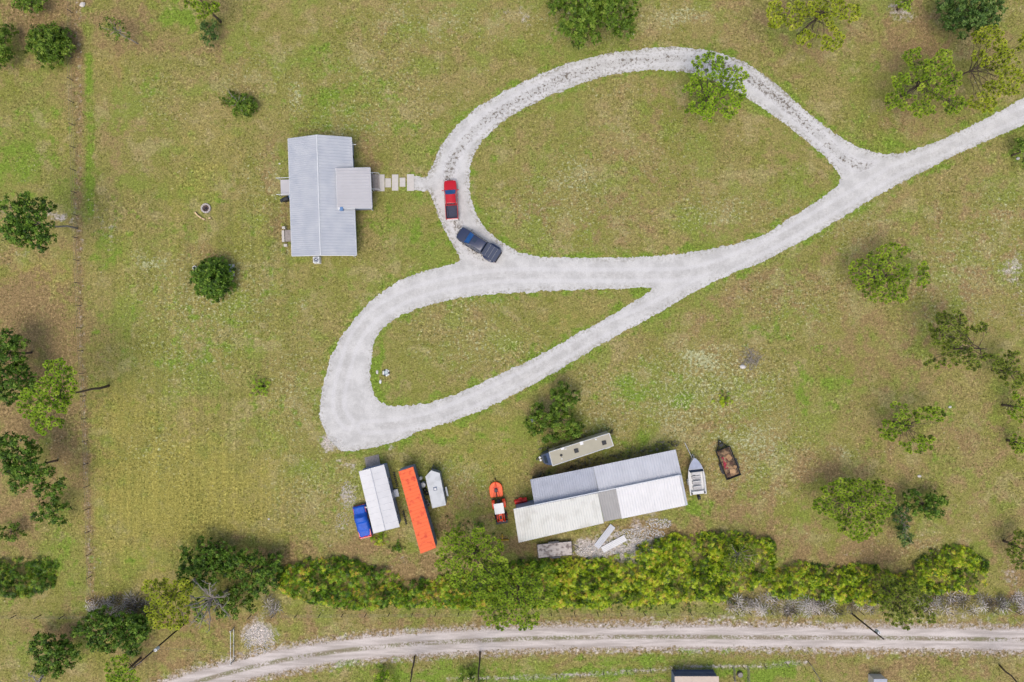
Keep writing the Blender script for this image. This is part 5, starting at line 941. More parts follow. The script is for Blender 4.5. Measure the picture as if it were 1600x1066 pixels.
# ------------------------------------------------------------------ camper, big barn
def camper():
    F = Frame(908, 703, 16.5); r = thing('travel_trailer', 'long camper with beige roof, dark vents and a blue-grey nose', 'camper', F.loc, F.a); z = 3.3
    q = [F(*p, z)[:2] for p in ((863.5, 728), (858, 706.5), (952, 677), (958.5, 696.5))]
    mb = MB(); cx, cy = sum(p[0] for p in q) / 4, sum(p[1] for p in q) / 4; mb.prism([((x - cx) * .995 + cx, (y - cy) * .97 + cy) for x, y in q], .55, z - .06); pt(r, 'body', M_CREAM, mb, .04)
    mb = MB(); mb.slab([(x, y, z) for x, y in q], .06); rf = pt(r, 'roof', M_BEIGE, mb)
    mb = MB()
    for i in range(4): a, b = q[i], q[(i + 1) % 4]; mb.tube([(a[0], a[1], z), (b[0], b[1], z)], .06, 4)
    pt(rf, 'edge_trim', M_WHITE, mb)
    x0, ya, yb_ = min(q[0][0], q[1][0]), q[0][1], q[1][1]; mb = MB(); rs_ = []
    for d, z1, sh in ((.04, 3.15, 0), (.4, 2.9, .05), (.85, 2.2, .18), (1.15, 1.4, .32), (1.25, .8, .42)): rs_.append([(x0 - d, ya + .06 + sh, .55), (x0 - d, yb_ - .06 - sh, .55), (x0 - d, yb_ - .06 - sh, z1), (x0 - d, ya + .06 + sh, z1)])
    pt(r, 'nose', M_GREYF, mb.rings(rs_), .06)
    mb = MB(); mb.add([(x0 - .9, ya + .5, 2.16), (x0 - .9, yb_ - .5, 2.16), (x0 - .52, yb_ - .45, 2.78), (x0 - .52, ya + .45, 2.78), (x0 - .8, ya + .5, 2.1), (x0 - .8, yb_ - .5, 2.1), (x0 - .42, yb_ - .45, 2.7), (x0 - .42, ya + .45, 2.7)], [(0, 1, 2, 3), (7, 6, 5, 4), (0, 4, 5, 1), (1, 5, 6, 2), (2, 6, 7, 3), (3, 7, 4, 0)]); pt(r, 'nose_window', M_GLASS, mb)
    for px, py, s_, m_, sh in ((900.5, 704.5, .62, M_BLACK, 0), (944, 692, .62, M_BLACK, 0)):
        v = F(px, py, z + .1); mb = MB(); mb.box(v[0], v[1], z + .08, s_, s_ * .95, .15); pt(rf, 'roof_vent', m_, mb, .05)
    v = F(877, 711.5, z); mb = MB(); mb.cyl((v[0], v[1], z), (v[0], v[1], z + .14), .2, .17, 14); pt(rf, 'round_vent', M_BLACK, mb)
    for px, py, sx, sy in ((879, 701, .5, .32), (908.5, 692.5, .5, .5), (931, 686.5, .22, .22), (878, 717, .16, .16), (884, 701.5, .2, .14)): v = F(px, py, z); mb = MB(); mb.box(v[0], v[1], z + .05, sx, sy, .1); pt(rf, 'roof_fitting', M_WHITE, mb, .02)
    ym = (ya + yb_) / 2; n = (x0 - 2.0, ym, .45); mb = MB(); mb.tube([(x0 - .8, ya + .4, .5), n], .06, 6); mb.tube([(x0 - .8, yb_ - .4, .5), n], .06, 6); pt(r, 'tongue', M_STEEL, mb)
    mb = MB(); mb.cyl((n[0], n[1], 0), (n[0], n[1], .9), .05); pt(r, 'jack', M_STEEL, mb); mb = MB(); mb.cyl((x0 - 1.45, ym - .2, .55), (x0 - 1.45, ym - .2, .9), .16); mb.cyl((x0 - 1.45, ym + .2, .55), (x0 - 1.45, ym + .2, .9), .16); pt(r, 'gas_bottles', M_WHITE, mb)
    for y in (ya + .2, yb_ - .2):
        for x in (.4, 1.4):
            w_ = MB(); w_.cyl((x, y - .12, .36), (x, y + .12, .36), .36, .36, 20); o = pt(r, 'wheel', M_RUBBER, w_, .04); w_ = MB(); s_ = -1 if y < 0 else 1; w_.cyl((x, y + s_ * .122, .36), (x, y + s_ * .14, .36), .2, .2, 12); pt(o, 'rim', M_RIM, w_)
    for x in (-3.2, -1.0, 2.6): mb = MB(); mb.box(x, ya - .0, 2.0, .9, .06, .6); pt(r, 'window', M_GLASS, mb); mb = MB(); mb.box(x, yb_ + .0, 2.0, .9, .06, .6); pt(r, 'window', M_GLASS, mb)
    mb = MB(); mb.box(1.6 + 2.1, ya, 1.6, .7, .05, 1.8); d = pt(r, 'door', M_WHITE, mb); mb = MB(); mb.box(3.45, ya - .05, 1.5, .08, .05, .12); pt(d, 'handle', M_BLACK, mb)
camper()
def barn():
    F = Frame(938, 775, 11.4); r = thing('metal_barn', 'big barn with stepped white and grey ribbed metal roofs beside the boat', 'barn', F.loc, F.a)
    S0, S1, N1 = 2.9, 4.1, 3.55
    def sec(nm, m, c, p=.36): pt(r, nm, m, ribbed(*q4(F, c), p * 1.08, .075, .075, .04))
    sec('roof', M_ROOFO, ((810.5, 848, S0), (943.5, 817.5, S0), (934, 770.5, S1), (802.5, 797, S1)), .34)
    sec('roof', M_ROOFG, ((943.9, 815, S0 - .06), (971.5, 809.5, S0 - .06), (962, 764, S1 - .08), (934.3, 770.2, S1 - .08)), .34)
    sec('roof', M_ROOFW, ((971.7, 810.5, S0 - .0), (1071, 790, S0 - .0), (1061.5, 743.5, S1 - .02), (962.2, 764, S1 - .02)), .36)
    sec('roof', M_ROOFB, ((926.8, 729.5, 2.85), (828.5, 749.5, 2.85), (835.5, 790.5, 3.35), (935.5, 770.8, 3.35)), .3)
    sec('roof', M_ROOFL, ((1055.5, 702.5, 3.1), (927, 729.3, 3.1), (936, 769.6, 3.7), (1065, 743, 3.7)), .36)
    mb = MB(); a, b = F(802.5, 796.5, S1), F(1062, 743, S1); mb.tube([Vector(a) + Vector((0, .05, .03)), Vector(b) + Vector((0, .05, .03))], .08, 6); pt(r, 'ridge_flashing', M_TRIM, mb)
    mb = MB(); a, b = F(1071.6, 790, S0), F(1062, 743, S1); mb.add([Vector(a), Vector(a) + Vector((.32, 0, -.12)), Vector(b) + Vector((.32, 0, -.12)), Vector(b), Vector(a) - Vector((0, 0, .04)), Vector(a) + Vector((.32, 0, -.16)), Vector(b) + Vector((.32, 0, -.16)), Vector(b) - Vector((0, 0, .04))], [(0, 1, 2, 3), (7, 6, 5, 4), (0, 4, 5, 1), (1, 5, 6, 2), (2, 6, 7, 3), (3, 7, 4, 0)]); pt(r, 'edge_flashing', M_ROOFL, mb)
    # walls
    a = F(804, 797, S1); b = F(1062, 744, S1); c = F(1070, 788, S0); d = F(812, 845, S0); x0, x1, yt, yb_ = a[0] + .15, b[0] - .1, a[1] - .15, d[1] + .25
    mb = MB(); mb.rings([[(x, yb_, .0), (x, yt, .0), (x, yt, S1 - .16), (x, yb_, S0 - .14)] for x in (x0, x0 + .08)]); mb.rings([[(x, yb_, .0), (x, yt, .0), (x, yt, S1 - .16), (x, yb_, S0 - .14)] for x in (x1 - .08, x1)]); pt(r, 'end_wall', M_WALLM, mb)
    mb = MB(); xm = F(835, 790, 3)[0]; mb.box((x0 + x1) / 2, yt + .01, (S1 - .2) / 2, x1 - x0 - .2, .08, S1 - .2); pt(r, 'ridge_wall', M_SIDING, mb)
    for i in range(7): mb = MB(); mb.box(x0 + (x1 - x0) * i / 6, yb_, (S0 - .16) / 2, .15, .15, S0 - .16); pt(r, 'post', M_WOODD, mb)
    mb = MB(); mb.box((x0 + x1) / 2, yb_ - .003, S0 - .3, x1 - x0, .1, .22); pt(r, 'eave_beam', M_WOODD, mb)
    na = F(829, 750, 2.85); nb = F(1055, 703, 3.1); ny = na[1] - .3
    for i in range(7): mb = MB(); mb.box(na[0] + .3 + (nb[0] - na[0] - .6) * i / 6, ny, 1.33, .15, .15, 2.66); pt(r, 'post', M_WOODD, mb)
    mb = MB(); mb.rings([[(x, ny, 0), (x, yt + .06, 0), (x, yt + .06, 3.2), (x, ny, 2.7)] for x in (na[0] + .35, na[0] + .43)]); mb.rings([[(x, ny, 0), (x, yt + .06, 0), (x, yt + .06, 3.5), (x, ny, 2.9)] for x in (nb[0] - .3, nb[0] - .22)]); pt(r, 'end_wall', M_WALLM, mb)
barn()
# long row of dark stones and weeds between camper and barn
thicket('scrubby_weeds', 'dark scrubby weeds in the strip between camper and barn', [(838, 745), (870, 733), (960, 706), (1050, 690), (1052, 700), (960, 720), (880, 738), (840, 748)], mat_w := leafmat('dry_dark_weeds', [(0, rgb(60, 58, 48)), (.5, rgb(100, 98, 74)), (1, rgb(150, 142, 122))], .1), dens=7, hmax=.5, rad=(.18, .35), cat='weeds', seed=91, zref=.2, holes=.25)
thicket('scrubby_weeds', 'dark scrubby weeds under the upper side of the camper', [(842, 705), (860, 697), (905, 683), (950, 668), (966, 680), (950, 676), (860, 703)], mat_w, dens=7, hmax=.5, rad=(.18, .35), cat='weeds', seed=92, zref=.2, holes=.25)

# ------------------------------------------------------------------ tractor, mower, implements
def tractor():
    c = P(781, 798, 1.2); t = thing('tractor', 'orange tractor with white canopy and front loader, its bucket down', 'tractor', (c[0], c[1], 0), math.radians(180 + 9))
    for s_ in (-1, 1):
        for y, rr, wd in ((-.95, .66, .4), (.95, .42, .28)):
            w_ = MB(); w_.cyl((s_ * .78 - wd / 2, y, rr), (s_ * .78 + wd / 2, y, rr), rr, rr, 24)
            for k in range(16): a_ = k * math.pi / 8; w_.box(s_ * .78, y + math.cos(a_) * rr, rr + math.sin(a_) * rr, wd, .06, .06, 0, a_)
            o = pt(t, 'wheel', M_RUBBER, w_, .03); w_ = MB(); w_.cyl((s_ * (.78 + wd / 2 + .003), y, rr), (s_ * (.78 + wd / 2 + .04), y, rr), rr * .55, rr * .5, 16); pt(o, 'rim', M_TORANGE, w_)
        f = MB(); f.rings([[(s_ * .55, y, z), (s_ * 1.0, y, z), (s_ * 1.0, y, z + .05), (s_ * .55, y, z + .05)] for y, z in ((-1.6, 1.0), (-1.3, 1.32), (-.7, 1.36), (-.35, 1.1))]); pt(t, 'fender', M_TORANGE, f)
        l = MB(); l.tube([(s_ * .5, .1, 1.35), (s_ * .52, 1.1, 1.38), (s_ * .52, 1.75, .75)], [.07, .07, .06], 6); pt(t, 'loader_arm', M_TRED, l); l = MB(); l.tube([(s_ * .5, .3, .6), (s_ * .5, .15, 1.35)], .06, 6); pt(t, 'loader_post', M_TORANGE, l)
        l = MB(); l.tube([(s_ * .42, .35, .8), (s_ * .45, 1.2, 1.2)], .035, 6); pt(t, 'hydraulic_ram', M_CHROME, l); l = MB(); l.cyl((s_ * .25, 1.62, .95), (s_ * .25, 1.66, .95), .07); pt(t, 'headlight', M_LAMP, l)
        l = MB(); l.tube([(s_ * .6, -1.25, 1.3), (s_ * .55, -1.2, 2.3)], .035, 6); l.tube([(s_ * .5, .0, .9), (s_ * .52, -.1, 2.3)], .035, 6); pt(t, 'canopy_post', M_BLACK, l)
    h_ = MB(); h_.rings([[(-w_, y, .6), (w_, y, .6), (w_, y, z - .1), (w_ * .7, y, z), (-w_ * .7, y, z), (-w_, y, z - .1)] for y, w_, z in ((.25, .34, 1.3), (.9, .33, 1.27), (1.45, .3, 1.15), (1.62, .24, 1.0))]); pt(t, 'hood', M_TORANGE, h_, .03)
    b = MB(); b.box(0, -.3, .65, .5, 2.4, .4); pt(t, 'chassis', M_STEEL, b, .03); b = MB(); b.box(0, 1.0, 1.31, .3, .5, .02); pt(t, 'hood_vent', M_BLACK, b)
    b = MB(); b.box(0, -.75, 1.1, .5, .5, .14); b.box(0, -1.0, 1.35, .5, .12, .45); pt(t, 'seat', M_BLACK, b, .04); b = MB(); b.torus((0, -.12, 1.45), .18, .02, 20, 6); b.cyl((0, -.12, 1.45), (0, .1, 1.1), .03); pt(t, 'steering_wheel', M_BLACK, b)
    b = MB(); b.box(0, -.58, 2.33, 1.42, 1.55, .09); pt(t, 'canopy', M_WHITE, b, .04)
    b = MB(); b.rings([[(x, 1.7, .15), (x, 2.25, .02), (x, 2.25, .06), (x, 1.76, .2), (x, 1.78, .68), (x, 1.7, .7)] for x in (-.85, .85)]); pt(t, 'bucket', M_STEEL, b)
    b = MB()
    for s_ in (-1, 1): b.box(s_ * .85, 1.93, .3, .03, .5, .5)
    pt(t, 'bucket_side', M_STEEL, b); b = MB(); b.tube([(-.55, .95, .95), (.55, .95, .95)], .04, 6); b.box(0, 1.72, .85, .9, .05, .05); pt(t, 'guard_bar', M_TRED, b)
tractor()
def mower():
    c = P(775, 766, .6); t = thing('rotary_mower', 'bright orange rotary mower with rounded deck behind the tractor', 'mower', (c[0], c[1], 0), math.radians(6)); pl = [(math.cos(a) * .98, math.sin(a) * 1.0 + .2) for a in [i * math.pi / 14 for i in range(15)]] + [(-.98, -.7), (-.86, -1.05), (.86, -1.05), (.98, -.7)]
    mb = MB(); mb.rings([[(x, y, .28) for x, y in pl], [(x, y, .5) for x, y in pl], [(x * .94, y * .94, .56) for x, y in pl]]); pt(t, 'deck', M_MOWER, mb, .02)
    mb = MB(); mb.box(0, 0, .74, .34, .4, .35); mb.cyl((0, 0, .56), (0, 0, .62), .34); pt(t, 'gearbox', M_STEEL, mb, .03); mb = MB(); mb.tube([(0, -.2, .72), (0, -1.15, .7)], .07, 8); pt(t, 'drive_shaft', M_BLACK, mb)
    for s_ in (-1, 1): mb = MB(); mb.tube([(s_ * .45, -1.0, .6), (s_ * .12, .5, .72), (0, 1.25, .6)], .035, 6); pt(t, 'brace', M_TRED, mb)
    mb = MB(); mb.box(.3, .35, .6, .3, .1, .04, .4); mb.box(-.3, .35, .6, .3, .1, .04, -.4); pt(t, 'hinge_plate', M_TRED, mb)
    mb = MB(); mb.cyl((-.06, 1.5, .22), (.06, 1.5, .22), .22, .22, 16); w_ = pt(t, 'tail_wheel', M_RUBBER, mb); mb = MB(); mb.tube([(0, 1.1, .6), (0, 1.5, .55), (0, 1.5, .3)], .04, 6); pt(t, 'wheel_fork', M_YEL, mb)
mower()
def tiller():
    c = P(813.5, 782, .5); t = thing('garden_tiller', 'small bright red tiller implement lying at the barn corner', 'tiller', (c[0], c[1], 0), math.radians(13)); mb = MB()
    mb.rings([[(x, -.42, .3), (x, .2, .3), (x, .3, .45), (x, .1, .66), (x, -.2, .7), (x, -.42, .5)] for x in (-.95, .95)]); pt(t, 'housing', M_TRED, mb, .03); mb = MB()
    mb.cyl((-.9, 0, .22), (.9, 0, .22), .08)
    for i in range(12):
        x = -.8 + i * .145; a_ = i * .9; mb.box(x, math.cos(a_) * .12, .25 + math.sin(a_) * .1, .03, .22, .05, 0, a_)
    pt(t, 'tines', M_STEEL, mb); mb = MB(); mb.box(0, .3, .62, .5, .3, .3); pt(t, 'gearbox', M_TRED, mb, .04); mb = MB(); mb.tube([(-.5, .2, .6), (0, .1, 1.0), (.5, .2, .6)], .035, 6); pt(t, 'hitch_frame', M_TRED, mb); mb = MB(); mb.box(-.1, -.2, .73, .9, .12, .06); pt(t, 'guard', mat('dark_red', rgb(130, 30, 24), .6), mb)
tiller()
def blade():
    c = P(785, 843, .4); t = thing('grader_blade', 'yellow grader blade on its frame below the tractor bucket', 'blade', (c[0], c[1], 0), math.radians(2)); mb = MB(); mb.rings([[(x, -.12, .0), (x, -.05, .2), (x, -.14, .42), (x, -.18, .42), (x, -.1, .2), (x, -.17, .0)] for x in (-.95, .95)]); pt(t, 'blade', M_YEL, mb)
    mb = MB(); mb.tube([(0, -.08, .3), (0, .75, .35)], .06, 6); mb.tube([(-.28, .42, .35), (.28, .42, .35)], .045, 6); pt(t, 'frame', M_YEL, mb); mb = MB(); mb.tube([(-.25, .45, .35), (0, .5, .85), (.25, .45, .35)], .04, 6); pt(t, 'hitch', M_YEL, mb)
blade()
def flat_trailer():
    F = Frame(866.5, 857, 5.5); t = thing('flatbed_trailer', 'grey weathered plank flatbed trailer below the barn wall', 'trailer', F.loc, F.a); mb = MB(); L, W = 5.1, 1.95
    for i in range(7): mb.box(0, -W / 2 + W * (i + .5) / 7, .62 + (i % 2) * .008, L - rnd.uniform(0, .12), W / 7 - .02, .05)
    pt(t, 'deck', mat('silvered_planks', rgb(200, 190, 182), .9, scale=1.8, col2=rgb(132, 120, 114), lo=.46, hi=.62, bump=.3), mb); mb = MB(); mb.box(0, -W / 2 - .03, .56, L, .05, .14); mb.box(0, W / 2 + .03, .56, L, .05, .14); mb.box(-L / 2 - .03, 0, .56, .05, W, .14); mb.box(L / 2 + .03, 0, .56, .05, W, .14); mb.box(0, 0, .5, L, .1, .1); pt(t, 'frame', M_STEEL, mb)
    for s_ in (-1, 1):
        for x in (-.5, .3):
            w_ = MB(); w_.cyl((x, s_ * 1.12 - .1, .33), (x, s_ * 1.12 + .1, .33), .33, .33, 18); o = pt(t, 'wheel', M_RUBBER, w_, .03); w_ = MB(); w_.cyl((x, s_ * 1.223, .33), (x, s_ * 1.24, .33), .18, .18, 12); pt(o, 'rim', M_RIM, w_)
        mb = MB(); mb.box(-.1, s_ * 1.12, .7, 1.6, .26, .04); pt(t, 'fender', M_STEEL, mb, .01)
    mb = MB(); mb.tube([(L / 2, .6, .5), (L / 2 + 1.0, 0, .5)], .05, 6); mb.tube([(L / 2, -.6, .5), (L / 2 + 1.0, 0, .5)], .05, 6); pt(t, 'tongue', M_STEEL, mb)
flat_trailer()
for lb, px, py, a, L, W, m in (('blue-grey metal sheet lying on the rubble, steeper of the pair', 944.5, 838, 52, 4.0, .95, M_ROOFL), ('off-white metal sheet lying on the rubble, flatter of the pair', 959, 849.5, 28, 3.9, .95, M_ROOFW)):
    c = P(px, py); mb = ribbed((-L / 2, -W / 2, .12), (L / 2, -W / 2, .12), (L / 2, W / 2, .12), (-L / 2, W / 2, .12), 5, .04, .03) if False else ribbed((L / 2, -W / 2, .14), (L / 2, W / 2, .16), (-L / 2, W / 2, .16), (-L / 2, -W / 2, .14), .23, .04, .035)
    o = mb.build('metal_sheet', m); o.location = (c[0], c[1], 0); o.rotation_euler.z = math.radians(a); tag(o, lb, 'metal sheet', 'roofing sheets lying on the rubble')
def stones(label, name, ells, n, rr, m, seed, cat, kind='stuff', z=.0):
    r = np.random.RandomState(seed); px, py, q = sample_ell(ells, n, r); Vs = []; Fs = []
    base = np.array([(1, 0, 0), (-1, 0, 0), (0, 1, 0), (0, -1, 0), (0, 0, 1), (0, 0, -1)], float); fc = np.array([(0, 2, 4), (2, 1, 4), (1, 3, 4), (3, 0, 4), (2, 0, 5), (1, 2, 5), (3, 1, 5), (0, 3, 5)])
    for i in range(n):
        x, y, _ = P(px[i], py[i]); s_ = r.uniform(*rr); a = r.uniform(0, 6.28); v = base * r.uniform(.6, 1.3, (6, 1)) * s_ * np.array([1, .8, .5]); ca, sa = math.cos(a), math.sin(a); v = np.stack([v[:, 0] * ca - v[:, 1] * sa + x, v[:, 0] * sa + v[:, 1] * ca + y, v[:, 2] + s_ * .2], 1); Fs.append(fc + 6 * i); Vs.append(v)
    o = npmesh(name, np.concatenate(Vs), np.concatenate(Fs), m); tag(o, label, cat, kind=kind); return o
stones('white rubble and sand scattered around the loose roofing sheets', 'rubble', [(930, 862, 32, 10), (975, 850, 30, 8), (1000, 835, 40, 10), (1030, 818, 22, 8), (985, 862, 30, 6)], 1500, (.05, .17), M_STONE, 5, 'rubble')
stones('pale stones in the bare patch beside the road gate', 'rubble', [(405, 1000, 24, 24)], 420, (.04, .13), M_STONE, 6, 'rubble')
stones('loose white gravel spilled at the lower tip of the driveway', 'rubble', [(522, 695, 16, 10), (545, 775, 12, 24), (536, 812, 12, 12)], 420, (.03, .1), M_STONE, 8, 'rubble')

# ------------------------------------------------------------------ boat on its trailer, debris trailer
def boat():
    F = Frame(1084, 741, 6.5); r = thing('motorboat', 'white open motorboat with black outboard on a trailer beside the barn', 'boat', (*F.loc[:2], .0), F.a); L = 5.6; hw = 1.25
    ys = [-2.75, -2.0, -1.0, 0, .9, 1.7, 2.3, 2.75]; ws = [1.2, 1.25, 1.28, 1.26, 1.12, .82, .45, .05]; rs_ = []
    for y, w_ in zip(ys, ws): k = max(.05, w_ / 1.25); zb = .62 + (.35 * max(0, (y - .9) / 1.9)) ; rs_.append([(-w_, y, 1.45 + .12 * max(0, y / 2.7)), (-w_ * .82, y, .95 + .1 * max(0, y)), (0, y, zb), (w_ * .82, y, .95 + .1 * max(0, y)), (w_, y, 1.45 + .12 * max(0, y / 2.7)), (w_ * .84, y, 1.46 + .12 * max(0, y / 2.7)), (w_ * .78, y, 1.0), (-w_ * .78, y, 1.0), (-w_ * .84, y, 1.46 + .12 * max(0, y / 2.7))])
    mb = MB(); mb.rings(rs_); pt(r, 'hull', M_WHITE, mb, .0)
    mb = MB(); mb.add([(-1.08, 1.0, 1.5), (1.08, 1.0, 1.5), (.8, 1.7, 1.56), (.44, 2.3, 1.6), (0, 2.72, 1.62), (-.44, 2.3, 1.6), (-.8, 1.7, 1.56)] + [(x, y, z - .06) for x, y, z in ((-1.08, 1.0, 1.5), (1.08, 1.0, 1.5), (.8, 1.7, 1.56), (.44, 2.3, 1.6), (0, 2.72, 1.62), (-.44, 2.3, 1.6), (-.8, 1.7, 1.56))], [(0, 1, 2, 3, 4, 5, 6), (13, 12, 11, 10, 9, 8, 7)] + [(i, (i + 1) % 7, (i + 1) % 7 + 7, i + 7) for i in range(7)]); pt(r, 'foredeck', mat('foredeck_grey', rgb(150, 158, 178), .4), mb)
    mb = MB(); mb.rings([[(x, .95 - .12 * (1 - (x / 1.05) ** 2), z) , (x, 1.15 - .02, z2)] for x, z, z2 in ()]) if False else None
    mb = MB(); mb.add([(-1.06, .98, 1.5), (1.06, .98, 1.5), (.98, .72, 1.86), (-.98, .72, 1.86), (-1.06, .94, 1.5), (1.06, .94, 1.5), (.98, .68, 1.86), (-.98, .68, 1.86)], [(0, 1, 2, 3), (7, 6, 5, 4), (0, 4, 5, 1), (1, 5, 6, 2), (2, 6, 7, 3), (3, 7, 4, 0)]); pt(r, 'windscreen', M_GLASS, mb)
    mb = MB(); mb.box(0, .35, 1.2, 1.2, .5, .45); pt(r, 'console', mat('console_white', rgb(196, 196, 196), .5), mb, .04)
    for y, nm in ((-.25, 0), (-1.0, 1), (-1.75, 2)): mb = MB(); mb.box(0, y, 1.2, 1.3, .42, .4); s_ = pt(r, 'bench_seat', mat('seat_grey', rgb(170, 168, 168), .6), mb, .05); mb = MB(); mb.box(0, y + .26, 1.45, 1.2, .08, .22); pt(s_, 'seat_back', M_WHITE, mb, .02)
    mb = MB(); mb.torus((-.35, .02, 1.5), .16, .02, 18, 6); pt(r, 'steering_wheel', M_BLACK, mb)
    mb = MB(); mb.box(0, -2.45, 1.3, 1.9, .45, .28); pt(r, 'stern_deck', M_WHITE, mb, .04)
    for s_ in (-1, 1): mb = MB(); mb.box(s_ * .95, -2.5, 1.5, .22, .26, .1); pt(r, 'hatch', M_BLACK, mb, .02); mb = MB(); mb.tube([(s_ * 1.2, -2.4, 1.52), (s_ * 1.22, 0, 1.56), (s_ * 1.08, .95, 1.56)], .03, 6); pt(r, 'rail', M_CHROME, mb)
    mb = MB(); mb.rings([[(-.2, -3.42, z), (.2, -3.42, z), (.22, -2.9, z), (-.22, -2.9, z)] for z in (1.35, 1.75)] + [[(-.14, -3.32, 1.88), (.14, -3.32, 1.88), (.15, -2.98, 1.88), (-.15, -2.98, 1.88)]]); om = pt(r, 'outboard_motor', M_BLACK, mb, .05); mb = MB(); mb.box(0, -3.1, .98, .14, .3, .8); mb.cyl((0, -3.35, .66), (0, -2.95, .66), .09); mb.box(0, -2.83, 1.25, .3, .2, .3); pt(om, 'drive_leg', M_BLACK, mb)
    t = thing('boat_trailer', 'galvanised boat trailer under the white motorboat, pointed tongue upward', 'trailer', (*F.loc[:2], .0), F.a); n = F(1070, 692, .5)
    mb = MB(); mb.tube([n, (0, 2.2, .52), (0, 1.4, .5)], .055, 6); 
    for s_ in (-1, 1): mb.tube([(0, 3.1, .5), (s_ * .75, 1.0, .48), (s_ * .8, -2.6, .48)], .05, 6)
    for y in (-2.2, -.8, .8): mb.tube([(-.8, y, .46), (.8, y, .46)], .04, 6)
    pt(t, 'frame', M_GALV, mb); mb = MB(); mb.tube([(0, 2.95, .55), (0, 2.95, 1.35)], .05, 6); pt(t, 'winch_post', M_GALV, mb); mb = MB(); mb.cyl((n[0] + .15, n[1] - .7, 0), (n[0] + .15, n[1] - .7, .85), .04); pt(t, 'jack', M_GALV, mb)
    for s_ in (-1, 1): mb = MB(); wheel(t, s_ * 1.12, -.9, .32, .2); mb.box(s_ * 1.14, -.9, .68, .26, .9, .04); pt(t, 'fender', M_GALV, mb, .01)
boat()
